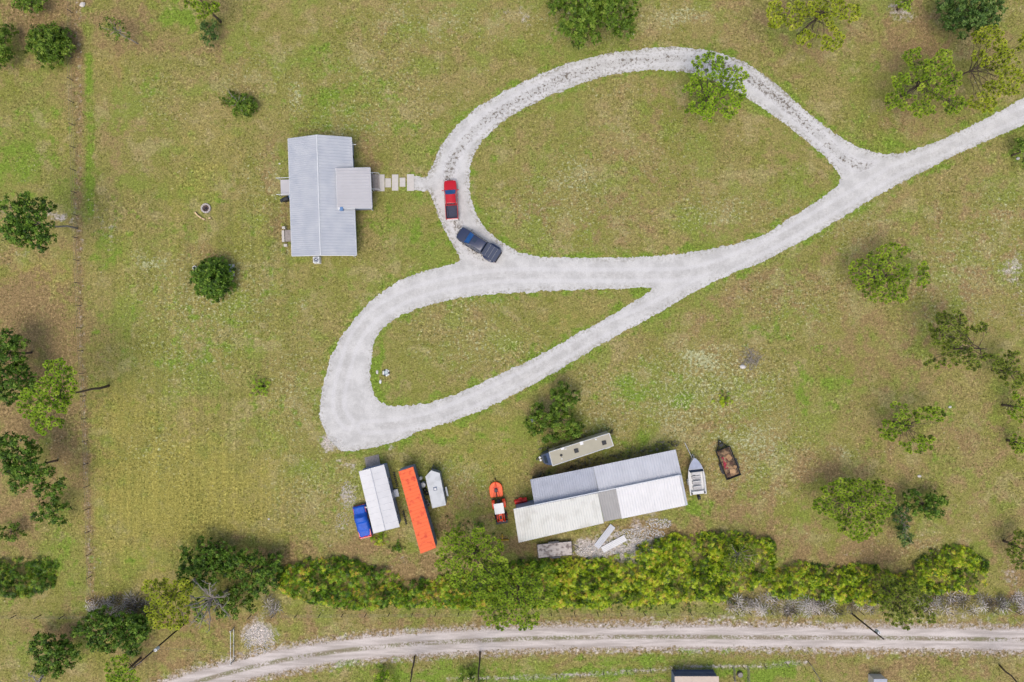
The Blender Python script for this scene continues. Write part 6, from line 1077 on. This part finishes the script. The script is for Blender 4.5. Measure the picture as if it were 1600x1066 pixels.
def debris_trailer():
    F = Frame(1134.5, 720, 20.5); F.a = math.radians(21); t = thing('utility_trailer', 'black mesh-sided utility trailer full of brown debris on the lawn', 'trailer', F.loc, F.a); W, L = 2.15, 4.5; y0, y1 = -L / 2 - .2, L / 2 - .2
    mb = MB(); mb.box(0, (y0 + y1) / 2, .5, W, L, .08); pt(t, 'deck', M_WOODD, mb)
    mb = MB()
    for s_ in (-1, 1):
        for z in (.62, .95): mb.tube([(s_ * W / 2, y0, z), (s_ * W / 2, y1, z)], .045, 4)
        for k in range(6): mb.tube([(s_ * W / 2, y0 + L * k / 5, .5), (s_ * W / 2, y0 + L * k / 5, .95)], .04, 4)
    for y in (y0, y1): mb.tube([(-W / 2, y, .95), (W / 2, y, .95)], .05, 4); mb.box(0, y, .72, W - .1, .03, .4)
    for k in range(-1, 2, 2): mb.box(k * (W / 2 - .02), (y0 + y1) / 2, .74, .02, L - .1, .34)
    pt(t, 'side_rails', M_BLACK, mb)
    for s_ in (-1, 1): wheel(t, s_ * (W / 2 + .14), -.35, .34, .2); wheel(t, s_ * (W / 2 + .14), -1.1, .34, .2); mb = MB(); mb.box(s_ * (W / 2 + .15), -.72, .74, .26, 1.6, .04); pt(t, 'fender', M_BLACK, mb, .01)
    n = (0, y1 + 1.35, .5); mb = MB(); mb.tube([(-.75, y1, .5), n], .07, 4); mb.tube([(.75, y1, .5), n], .07, 4); mb.box(0, y1 + .55, .6, .55, .4, .25); pt(t, 'tongue', M_BLACK, mb); mb = MB(); mb.cyl((0, y1 + 1.1, 0), (0, y1 + 1.1, .85), .06); pt(t, 'jack', M_GALV, mb)
    lbl = ['heap of brown rotten debris in the black utility trailer', 'faded red cloth on the debris in the utility trailer', 'torn cardboard pieces on the debris in the utility trailer']
    X, Y = np.meshgrid(np.linspace(-1, 1, 26), np.linspace(-1, 1, 50)); Z = .58 + (1 - np.abs(X) ** 6) * (1 - np.abs(Y) ** 8) * (.12 + fbm(X * 3 + 9, Y * 6 + 9, 6) * .62); I = np.arange(X.size).reshape(X.shape)
    Fq = np.stack([I[:-1, :-1].ravel(), I[:-1, 1:].ravel(), I[1:, 1:].ravel(), I[1:, :-1].ravel()], 1); c, s = math.cos(F.a), math.sin(F.a)
    def place(o): o.location = (F.loc[0], F.loc[1], 0); o.rotation_euler.z = F.a
    o = npmesh('debris_heap', np.stack([X.ravel() * (W / 2 - .12), Y.ravel() * (L / 2 - .12) - .2, Z.ravel()], 1), Fq, mat('mixed_debris', rgb(96, 78, 62), .95, scale=1.7, col2=rgb(150, 122, 92), lo=.44, hi=.56, bump=.6), smooth=False); place(o); tag(o, lbl[0], 'debris')
    X2, Y2 = np.meshgrid(np.linspace(-.75, -.25, 8), np.linspace(-.9, 1.0, 18)); Z2 = .98 + (fbm(X2 * 5 + 3, Y2 * 4, 12) - .4) * .35; I = np.arange(X2.size).reshape(X2.shape); Fq = np.stack([I[:-1, :-1].ravel(), I[:-1, 1:].ravel(), I[1:, 1:].ravel(), I[1:, :-1].ravel()], 1)
    o = npmesh('red_cloth', np.stack([(X2 + .12 * np.sin(Y2 * 3)).ravel(), Y2.ravel(), Z2.ravel()], 1), Fq, mat('faded_red_cloth', rgb(150, 46, 62), .85, var=.3, scale=3), smooth=True); place(o); tag(o, lbl[1], 'cloth'); sm = o.modifiers.new('thick', 'SOLIDIFY'); sm.thickness = .03
    for x, y, sx, sy, a_, m_, lb in ((.3, .6, .7, .9, .4, 'cardboard_tan', 'large tan cardboard sheet in the middle of the debris trailer'), (.1, -1.5, .8, .6, -.3, 'cardboard_pale', 'pale tan cardboard piece at the rear of the debris trailer'), (.65, -1.0, .4, .5, .9, 'cardboard_tan', 'small tan cardboard piece by the right rail of the debris trailer'), (.3, -.3, .5, .4, -.6, 'board_dark', 'dark brown board near the centre of the debris trailer'), (-.6, -1.7, .5, .3, .2, 'board_dark', 'dark brown board at the rear left of the debris trailer')):
        col = {'cardboard_tan': rgb(158, 124, 88), 'cardboard_pale': rgb(186, 150, 110), 'board_dark': rgb(84, 60, 48)}[m_]; mb = MB(); mb.box(0, 0, 0, sx, sy, .04, a_, rnd.uniform(-.2, .2)); o = mb.build('cardboard_sheet' if 'card' in m_ else 'board', mat(m_, col, .9, var=.15, scale=4)); o.location = (F.loc[0] + x * c - y * s, F.loc[1] + x * s + y * c, 1.08); o.rotation_euler.z = F.a; tag(o, lb, 'cardboard' if 'card' in m_ else 'board')
debris_trailer()

# ------------------------------------------------------------------ small things on the lawn
def fire_pit():
    c = P(322.5, 326); t = thing('fire_pit', 'round pale stone fire pit ring with ash inside', 'fire pit', (c[0], c[1], 0)); 
    for i in range(12):
        a = i * math.pi / 6; mb = MB(); mb.rings([[(math.cos(a + d) * r_, math.sin(a + d) * r_, z) for d, r_ in ((-.24, .5), (.24, .5), (.24, .74), (-.24, .74))] for z in (0, .3)]); pt(t, 'ring_block', mat('pit_stone', rgb(184, 174, 168), .9, var=.15, scale=4), mb, .02)
    mb = MB(); mb.cyl((0, 0, 0), (0, 0, .06), .49, .45, 20); pt(t, 'ash_bed', M_ASH, mb); mb = MB()
    for i in range(5): a = i * 1.3; mb.cyl((math.cos(a) * .35, math.sin(a) * .3, .1), (-math.cos(a + .4) * .3, -math.sin(a + .4) * .3, .16), .04, .03, 6)
    pt(t, 'charred_sticks', M_BLACK, mb)
fire_pit()
for lb, px, py, a, L in (('cut log left of the fire pit, upper one of a leaning pair', 308, 335, -.9, .7), ('cut log below the fire pit, lower one of the pair', 313, 339.5, -.6, .75), ('short cut log right under the fire pit', 319, 343, -.3, .45), ('round log stump to the lower right of the fire pit', 328.5, 341.5, .2, .35)):
    c = P(px, py); t = thing('cut_log', lb, 'log', (c[0], c[1], 0), a); mb = MB(); mb.cyl((-L / 2, 0, .15), (L / 2, 0, .15), .15, .14, 12); pt(t, 'bark', BARK, mb); mb = MB(); mb.cyl((-L / 2 - .015, 0, .15), (-L / 2 - .003, 0, .15), .13, .13, 12); mb.cyl((L / 2 + .003, 0, .15), (L / 2 + .015, 0, .15), .13, .13, 12); mb.box(0, 0, .296, L * .9, .2, .02); pt(t, 'cut_face', M_LOG, mb)
def garden():
    c = P(361, 421); t = thing('garden_sink', 'white tub on a pale slab right beside the round citrus tree', 'tub', (c[0], c[1], 0)); mb = MB(); mb.box(.05, -.1, .04, .95, 1.7, .08); pt(t, 'slab', M_CONC, mb); mb = MB(); mb.rings([[(x * k - .15, y * k + .1, z) for x, y in ((-.4, -.5), (.4, -.5), (.4, .5), (-.4, .5))] for k, z in ((.8, .09), (1, .6), (1, .7), (.85, .7), (.7, .45))]); pt(t, 'tub', M_WHITE, mb, .03)
    c = P(306, 419); t = thing('folding_stool', 'small white ring stool left beside the round citrus tree', 'stool', (c[0], c[1], 0)); mb = MB(); mb.torus((0, 0, .45), .26, .05, 20, 8); pt(t, 'seat_ring', M_WHITE, mb)
    for s in (-1, 1):
        for u in (-1, 1): mb = MB(); mb.tube([(s * .2, u * .2, .43), (s * .3, u * .3, 0)], .03, 6); pt(t, 'leg', M_WHITE, mb)
    mb = MB(); mb.cyl((0, 0, .41), (0, 0, .44), .21); pt(t, 'seat_pad', M_STEEL, mb)
    c = P(603.5, 582.5); t = thing('stone_planter', 'cluster of pale blue-white stones around a low planter inside the lower loop', 'planter', (c[0], c[1], 0)); mb = MB(); mb.rings([[(math.cos(a * .785) * r_, math.sin(a * .785) * r_, z) for a in range(8)] for r_, z in ((.24, 0), (.32, .3), (.26, .3), (.2, .2))]); pt(t, 'bowl', mat('pale_blue_glaze', rgb(176, 190, 192), .5, var=.15), mb, .02)
    for i in range(9): a = i * .7; mb = MB(); mb.rings([[(math.cos(a) * .42 + math.cos(b * 1.26 + i) * k, math.sin(a) * .4 + math.sin(b * 1.26 + i) * k, z) for b in range(5)] for k, z in ((.14, 0), (.2, .1), (.1, .2))]); pt(t, 'stone', M_WHITE if i % 3 else M_STEEL, mb, .02)
    for lb, px, py in (('flat grey stone standing left of the pale planter', 589.5, 581.5), ('white stone at the grass edge below left of the pale planter', 594.5, 596.5)):
        c = P(px, py); mb = MB(); mb.rings([[(math.cos(b * .9) * k * .6, math.sin(b * .9) * k, z) for b in range(7)] for k, z in ((.25, 0), (.34, .1), (.2, .22))]); o = mb.build('stone', M_WHITE if py > 590 else M_STONE, bevel=.02); o.location = (c[0], c[1], 0); tag(o, lb, 'stone')
    for i, (lb, px, py, s) in enumerate((('pale stone in the open lawn between two right-hand pines', 1484, 636, .26), ('white stone on the brown lawn above the dark tree', 1436, 744, .28), ('pale stone at the foot of the grey brush pile', 1160, 573, .45), ('white stone left of the driveway tree at the barn camper', 832, 658, .42), ('small pale stone beside the white shed path', 420, 811, .2), ('grey and white boulder at the top left edge beside the fence', 130, 8, .5), ('white stone by the road fence at the far right top', 1590, 248, .3), ('pale stone above the house to the west', 437, 256, .16))):
        c = P(px, py); mb = MB(); mb.rings([[(math.cos(b * .9) * s * k * (1 + .25 * math.sin(b * 2 + i)), math.sin(b * .9) * s * k * .8, z * s) for b in range(7)] for k, z in ((.8, 0), (1, .3), (.6, .7), (.2, .8))]); o = mb.build('stone', M_STONE, bevel=.02); o.location = (c[0], c[1], 0); tag(o, lb, 'stone')
garden()

# ------------------------------------------------------------------ fences, gate, poles
def fence(label, pts, step=3.4, h=1.3, r=.055, wires=(0.35, .75, 1.15), name='wire_fence', rail=False, white=False):
    pts = [Vector((*P(*p)[:2], 0)) for p in pts]; seg = []; L = 0
    for a, b in zip(pts, pts[1:]): seg.append((a, b, L, (b - a).length)); L += (b - a).length
    n = max(1, round(L / step)); ps = []
    for i in range(n + 1):
        d = min(L * i / n, L - 1e-4)
        for a, b, s, l in seg:
            if s <= d <= s + l + 1e-6: ps.append(a.lerp(b, (d - s) / l)); break
    o = ps[0]; t = thing(name, label, 'fence', o)
    for p in ps: mb = MB(); q = p - o; lx, ly = rnd.uniform(-.05, .05), rnd.uniform(-.05, .05); mb.tube([q, q + Vector((lx, ly, h))], [r, r * .9], 7); pt(t, 'post', M_GALV if white else M_POST, mb)
    mb = MB()
    for a, b in zip(ps, ps[1:]):
        for z in wires: mb.tube([a - o + Vector((0, 0, z)), b - o + Vector((0, 0, z - .01))], .012 if not rail else .035, 4)
    pt(t, 'rail' if rail else 'wires', M_WOODD if rail else M_WIRE, mb); return t
fence('long wire fence running down the left side of the lawn', [(113, -15), (113, 100), (117, 220), (119, 300), (122, 375), (127, 500), (133, 610), (137, 690), (141, 810), (144, 935)])
fence('wire fence running left from the fence corner to the left edge', [(-12, 961), (60, 961.5), (138, 962)])
fence('wire fence along the dirt road under the long thicket', [(392, 962), (450, 960), (700, 958), (900, 958), (1150, 956)])
fence('wire fence along the dirt road on the right, under the dead fronds', [(1170, 956), (1400, 955), (1620, 955)])
fence('low fence at the bottom from the slim pine to the tan shed', [(760, 1060), (860, 1056), (960, 1050), (1052, 1043)], h=1.2)
fence('low fence at the bottom right of the tan shed', [(1125, 1041), (1180, 1040), (1262, 1033)], h=1.2)
fence('fence line going down from the bottom right fence corner', [(1262, 1033), (1290, 1078)], h=1.3, step=1.6)
fence('small pen of pale rails right of the tan shed', [(1145, 1042), (1146, 1072), (1168, 1072), (1167, 1042)], h=1.1, step=1.6, rail=True, white=True, name='animal_pen')
def gate():
    F = Frame(366, 1005, 0); a, b = P(366, 982), P(366, 1030); t = thing('road_gate', 'open white tube gate standing across the verge beside the dirt road', 'gate', (b[0], b[1], 0)); d = Vector(a) - Vector(b); mb = MB()
    for z in (.2, 1.35): mb.tube([(0, 0, z), Vector((d.x, d.y, z))], .04, 8)
    for k in (0, .5, 1): mb.tube([d * k + Vector((0, 0, .2)), d * k + Vector((0, 0, 1.35))], .03, 8)
    pt(t, 'gate_leaf', M_WHITE, mb)
    for k in (-.03, 1.03): mb = MB(); p = d * k; mb.tube([p, p + Vector((0, 0, 1.5))], .08, 8); pt(t, 'post', M_GALV, mb)
    return t
gate()
def pole(label, base, top_h, box=None, lean=(0, 0), arm=False, name='utility_pole', m=BARKD, r=.125, arms=()):
    b = P(*base); t = thing(name, label, 'pole', (b[0], b[1], 0)); mb = MB(); mb.tube([(0, 0, 0), (lean[0], lean[1], top_h)], [r, r * .7], 10); pt(t, 'pole', m, mb, smooth=True)
    f = lambda z: Vector((lean[0] * z / top_h, lean[1] * z / top_h, z))
    if box: p = f(box); mb = MB(); mb.cyl(p + Vector((.32, .1, -.35)), p + Vector((.32, .1, .45)), .22, .22, 16); tr = pt(t, 'transformer', M_TRIM, mb, .02); mb = MB(); mb.cyl(p + Vector((.32, .1, .45)), p + Vector((.32, .1, .62)), .05); pt(tr, 'bushing', M_STEEL, mb)
    if arm: p = f(top_h - .5); mb = MB(); mb.box(p.x, p.y, p.z, 2.0, .1, .1, .6); pt(t, 'crossarm', M_WOODD, mb)
    for z, q in arms: p = f(z); mb = MB(); mb.cyl(p, p + Vector(q), .03); pt(t, 'bracket', M_STEEL, mb)
    return f
f1 = pole('leaning dark utility pole with white transformer at the bottom left', (288, 975), 13.5, 8.3, arm=True)
f2 = pole('dark utility pole with a small white transformer over the dirt road', (1331, 959), 8.6, 6.4)
for lb, off in (('upper overhead wire from the pole with the white transformer toward the gate', 0.0), ('lower overhead wire from the pole with the white transformer toward the gate', 1.0)):
    a = P(288, 975); b = P(366, 1005); z0 = 8.2 - off * .6; mb = MB(); A_ = Vector((a[0], a[1], z0)); B_ = Vector((b[0], b[1] - .9 - off * .6, 1.5)); pts = [A_.lerp(B_, k / 8) - Vector((0, 0, math.sin(math.pi * k / 8) * .5)) for k in range(9)]; mb.tube([p - A_ for p in pts], .012, 4); o = mb.build('overhead_wire', M_WIRE); o.location = A_; tag(o, lb, 'wire', 'overhead wires beside the gate')
def bottom_sheds():
    F = Frame(1088, 1060, 0); t = thing('storage_shed', 'tan-roofed shed with shade-darkened slatted wall cut by the bottom edge', 'shed', F.loc, 0)
    x0, x1 = F(1054, 1060, 2.4)[0], F(1123, 1060, 2.4)[0]; yt = F(1088, 1057, 2.4)[1]; zt = 2.4
    mb = MB(); pt(t, 'roof', M_TAN, ribbed((x1, yt, zt), (x0, yt, zt), (x0, yt - 4.2, zt + .8), (x1, yt - 4.2, zt + .8), 1.2, .03, .015))
    mb = MB(); mb.box((x0 + x1) / 2, yt - 2.2, 1.15, x1 - x0 - .2, 4.0, 2.3); pt(t, 'wall', M_TBOX, mb)
    mb = MB()
    for i in range(5): mb.box((x0 + x1) / 2, yt - .17 + .0, .3 + i * .42, x1 - x0 - .22, .06, .08)
    pt(t, 'wall_slats', mat('shade_navy_slats', rgb(56, 66, 92), .5), mb)  # the shade on this wall is put into the dark slat colour
    F = Frame(1375, 1066, 0); t = thing('pump_house', 'little blue-grey roofed box cut by the bottom edge', 'shed', F.loc, 0); x0, x1 = F(1365, 1062, 1.6)[0], F(1386, 1062, 1.6)[0]; yt = F(1375, 1061, 1.6)[1]
    mb = MB(); mb.box((x0 + x1) / 2, yt - .9, .78, x1 - x0 - .1, 1.7, 1.55); pt(t, 'wall', M_WALLW, mb); mb = MB(); mb.box((x0 + x1) / 2, yt - .9, 1.6, x1 - x0, 1.8, .08); pt(t, 'roof', M_ROOFB, mb, .01)
bottom_sheds()
barrel('small round grey trough inside the pale pen at the bottom edge', 1157, 1055, .42, .4, M_POST, 'feed_trough', 'trough', top=M_WIRE)
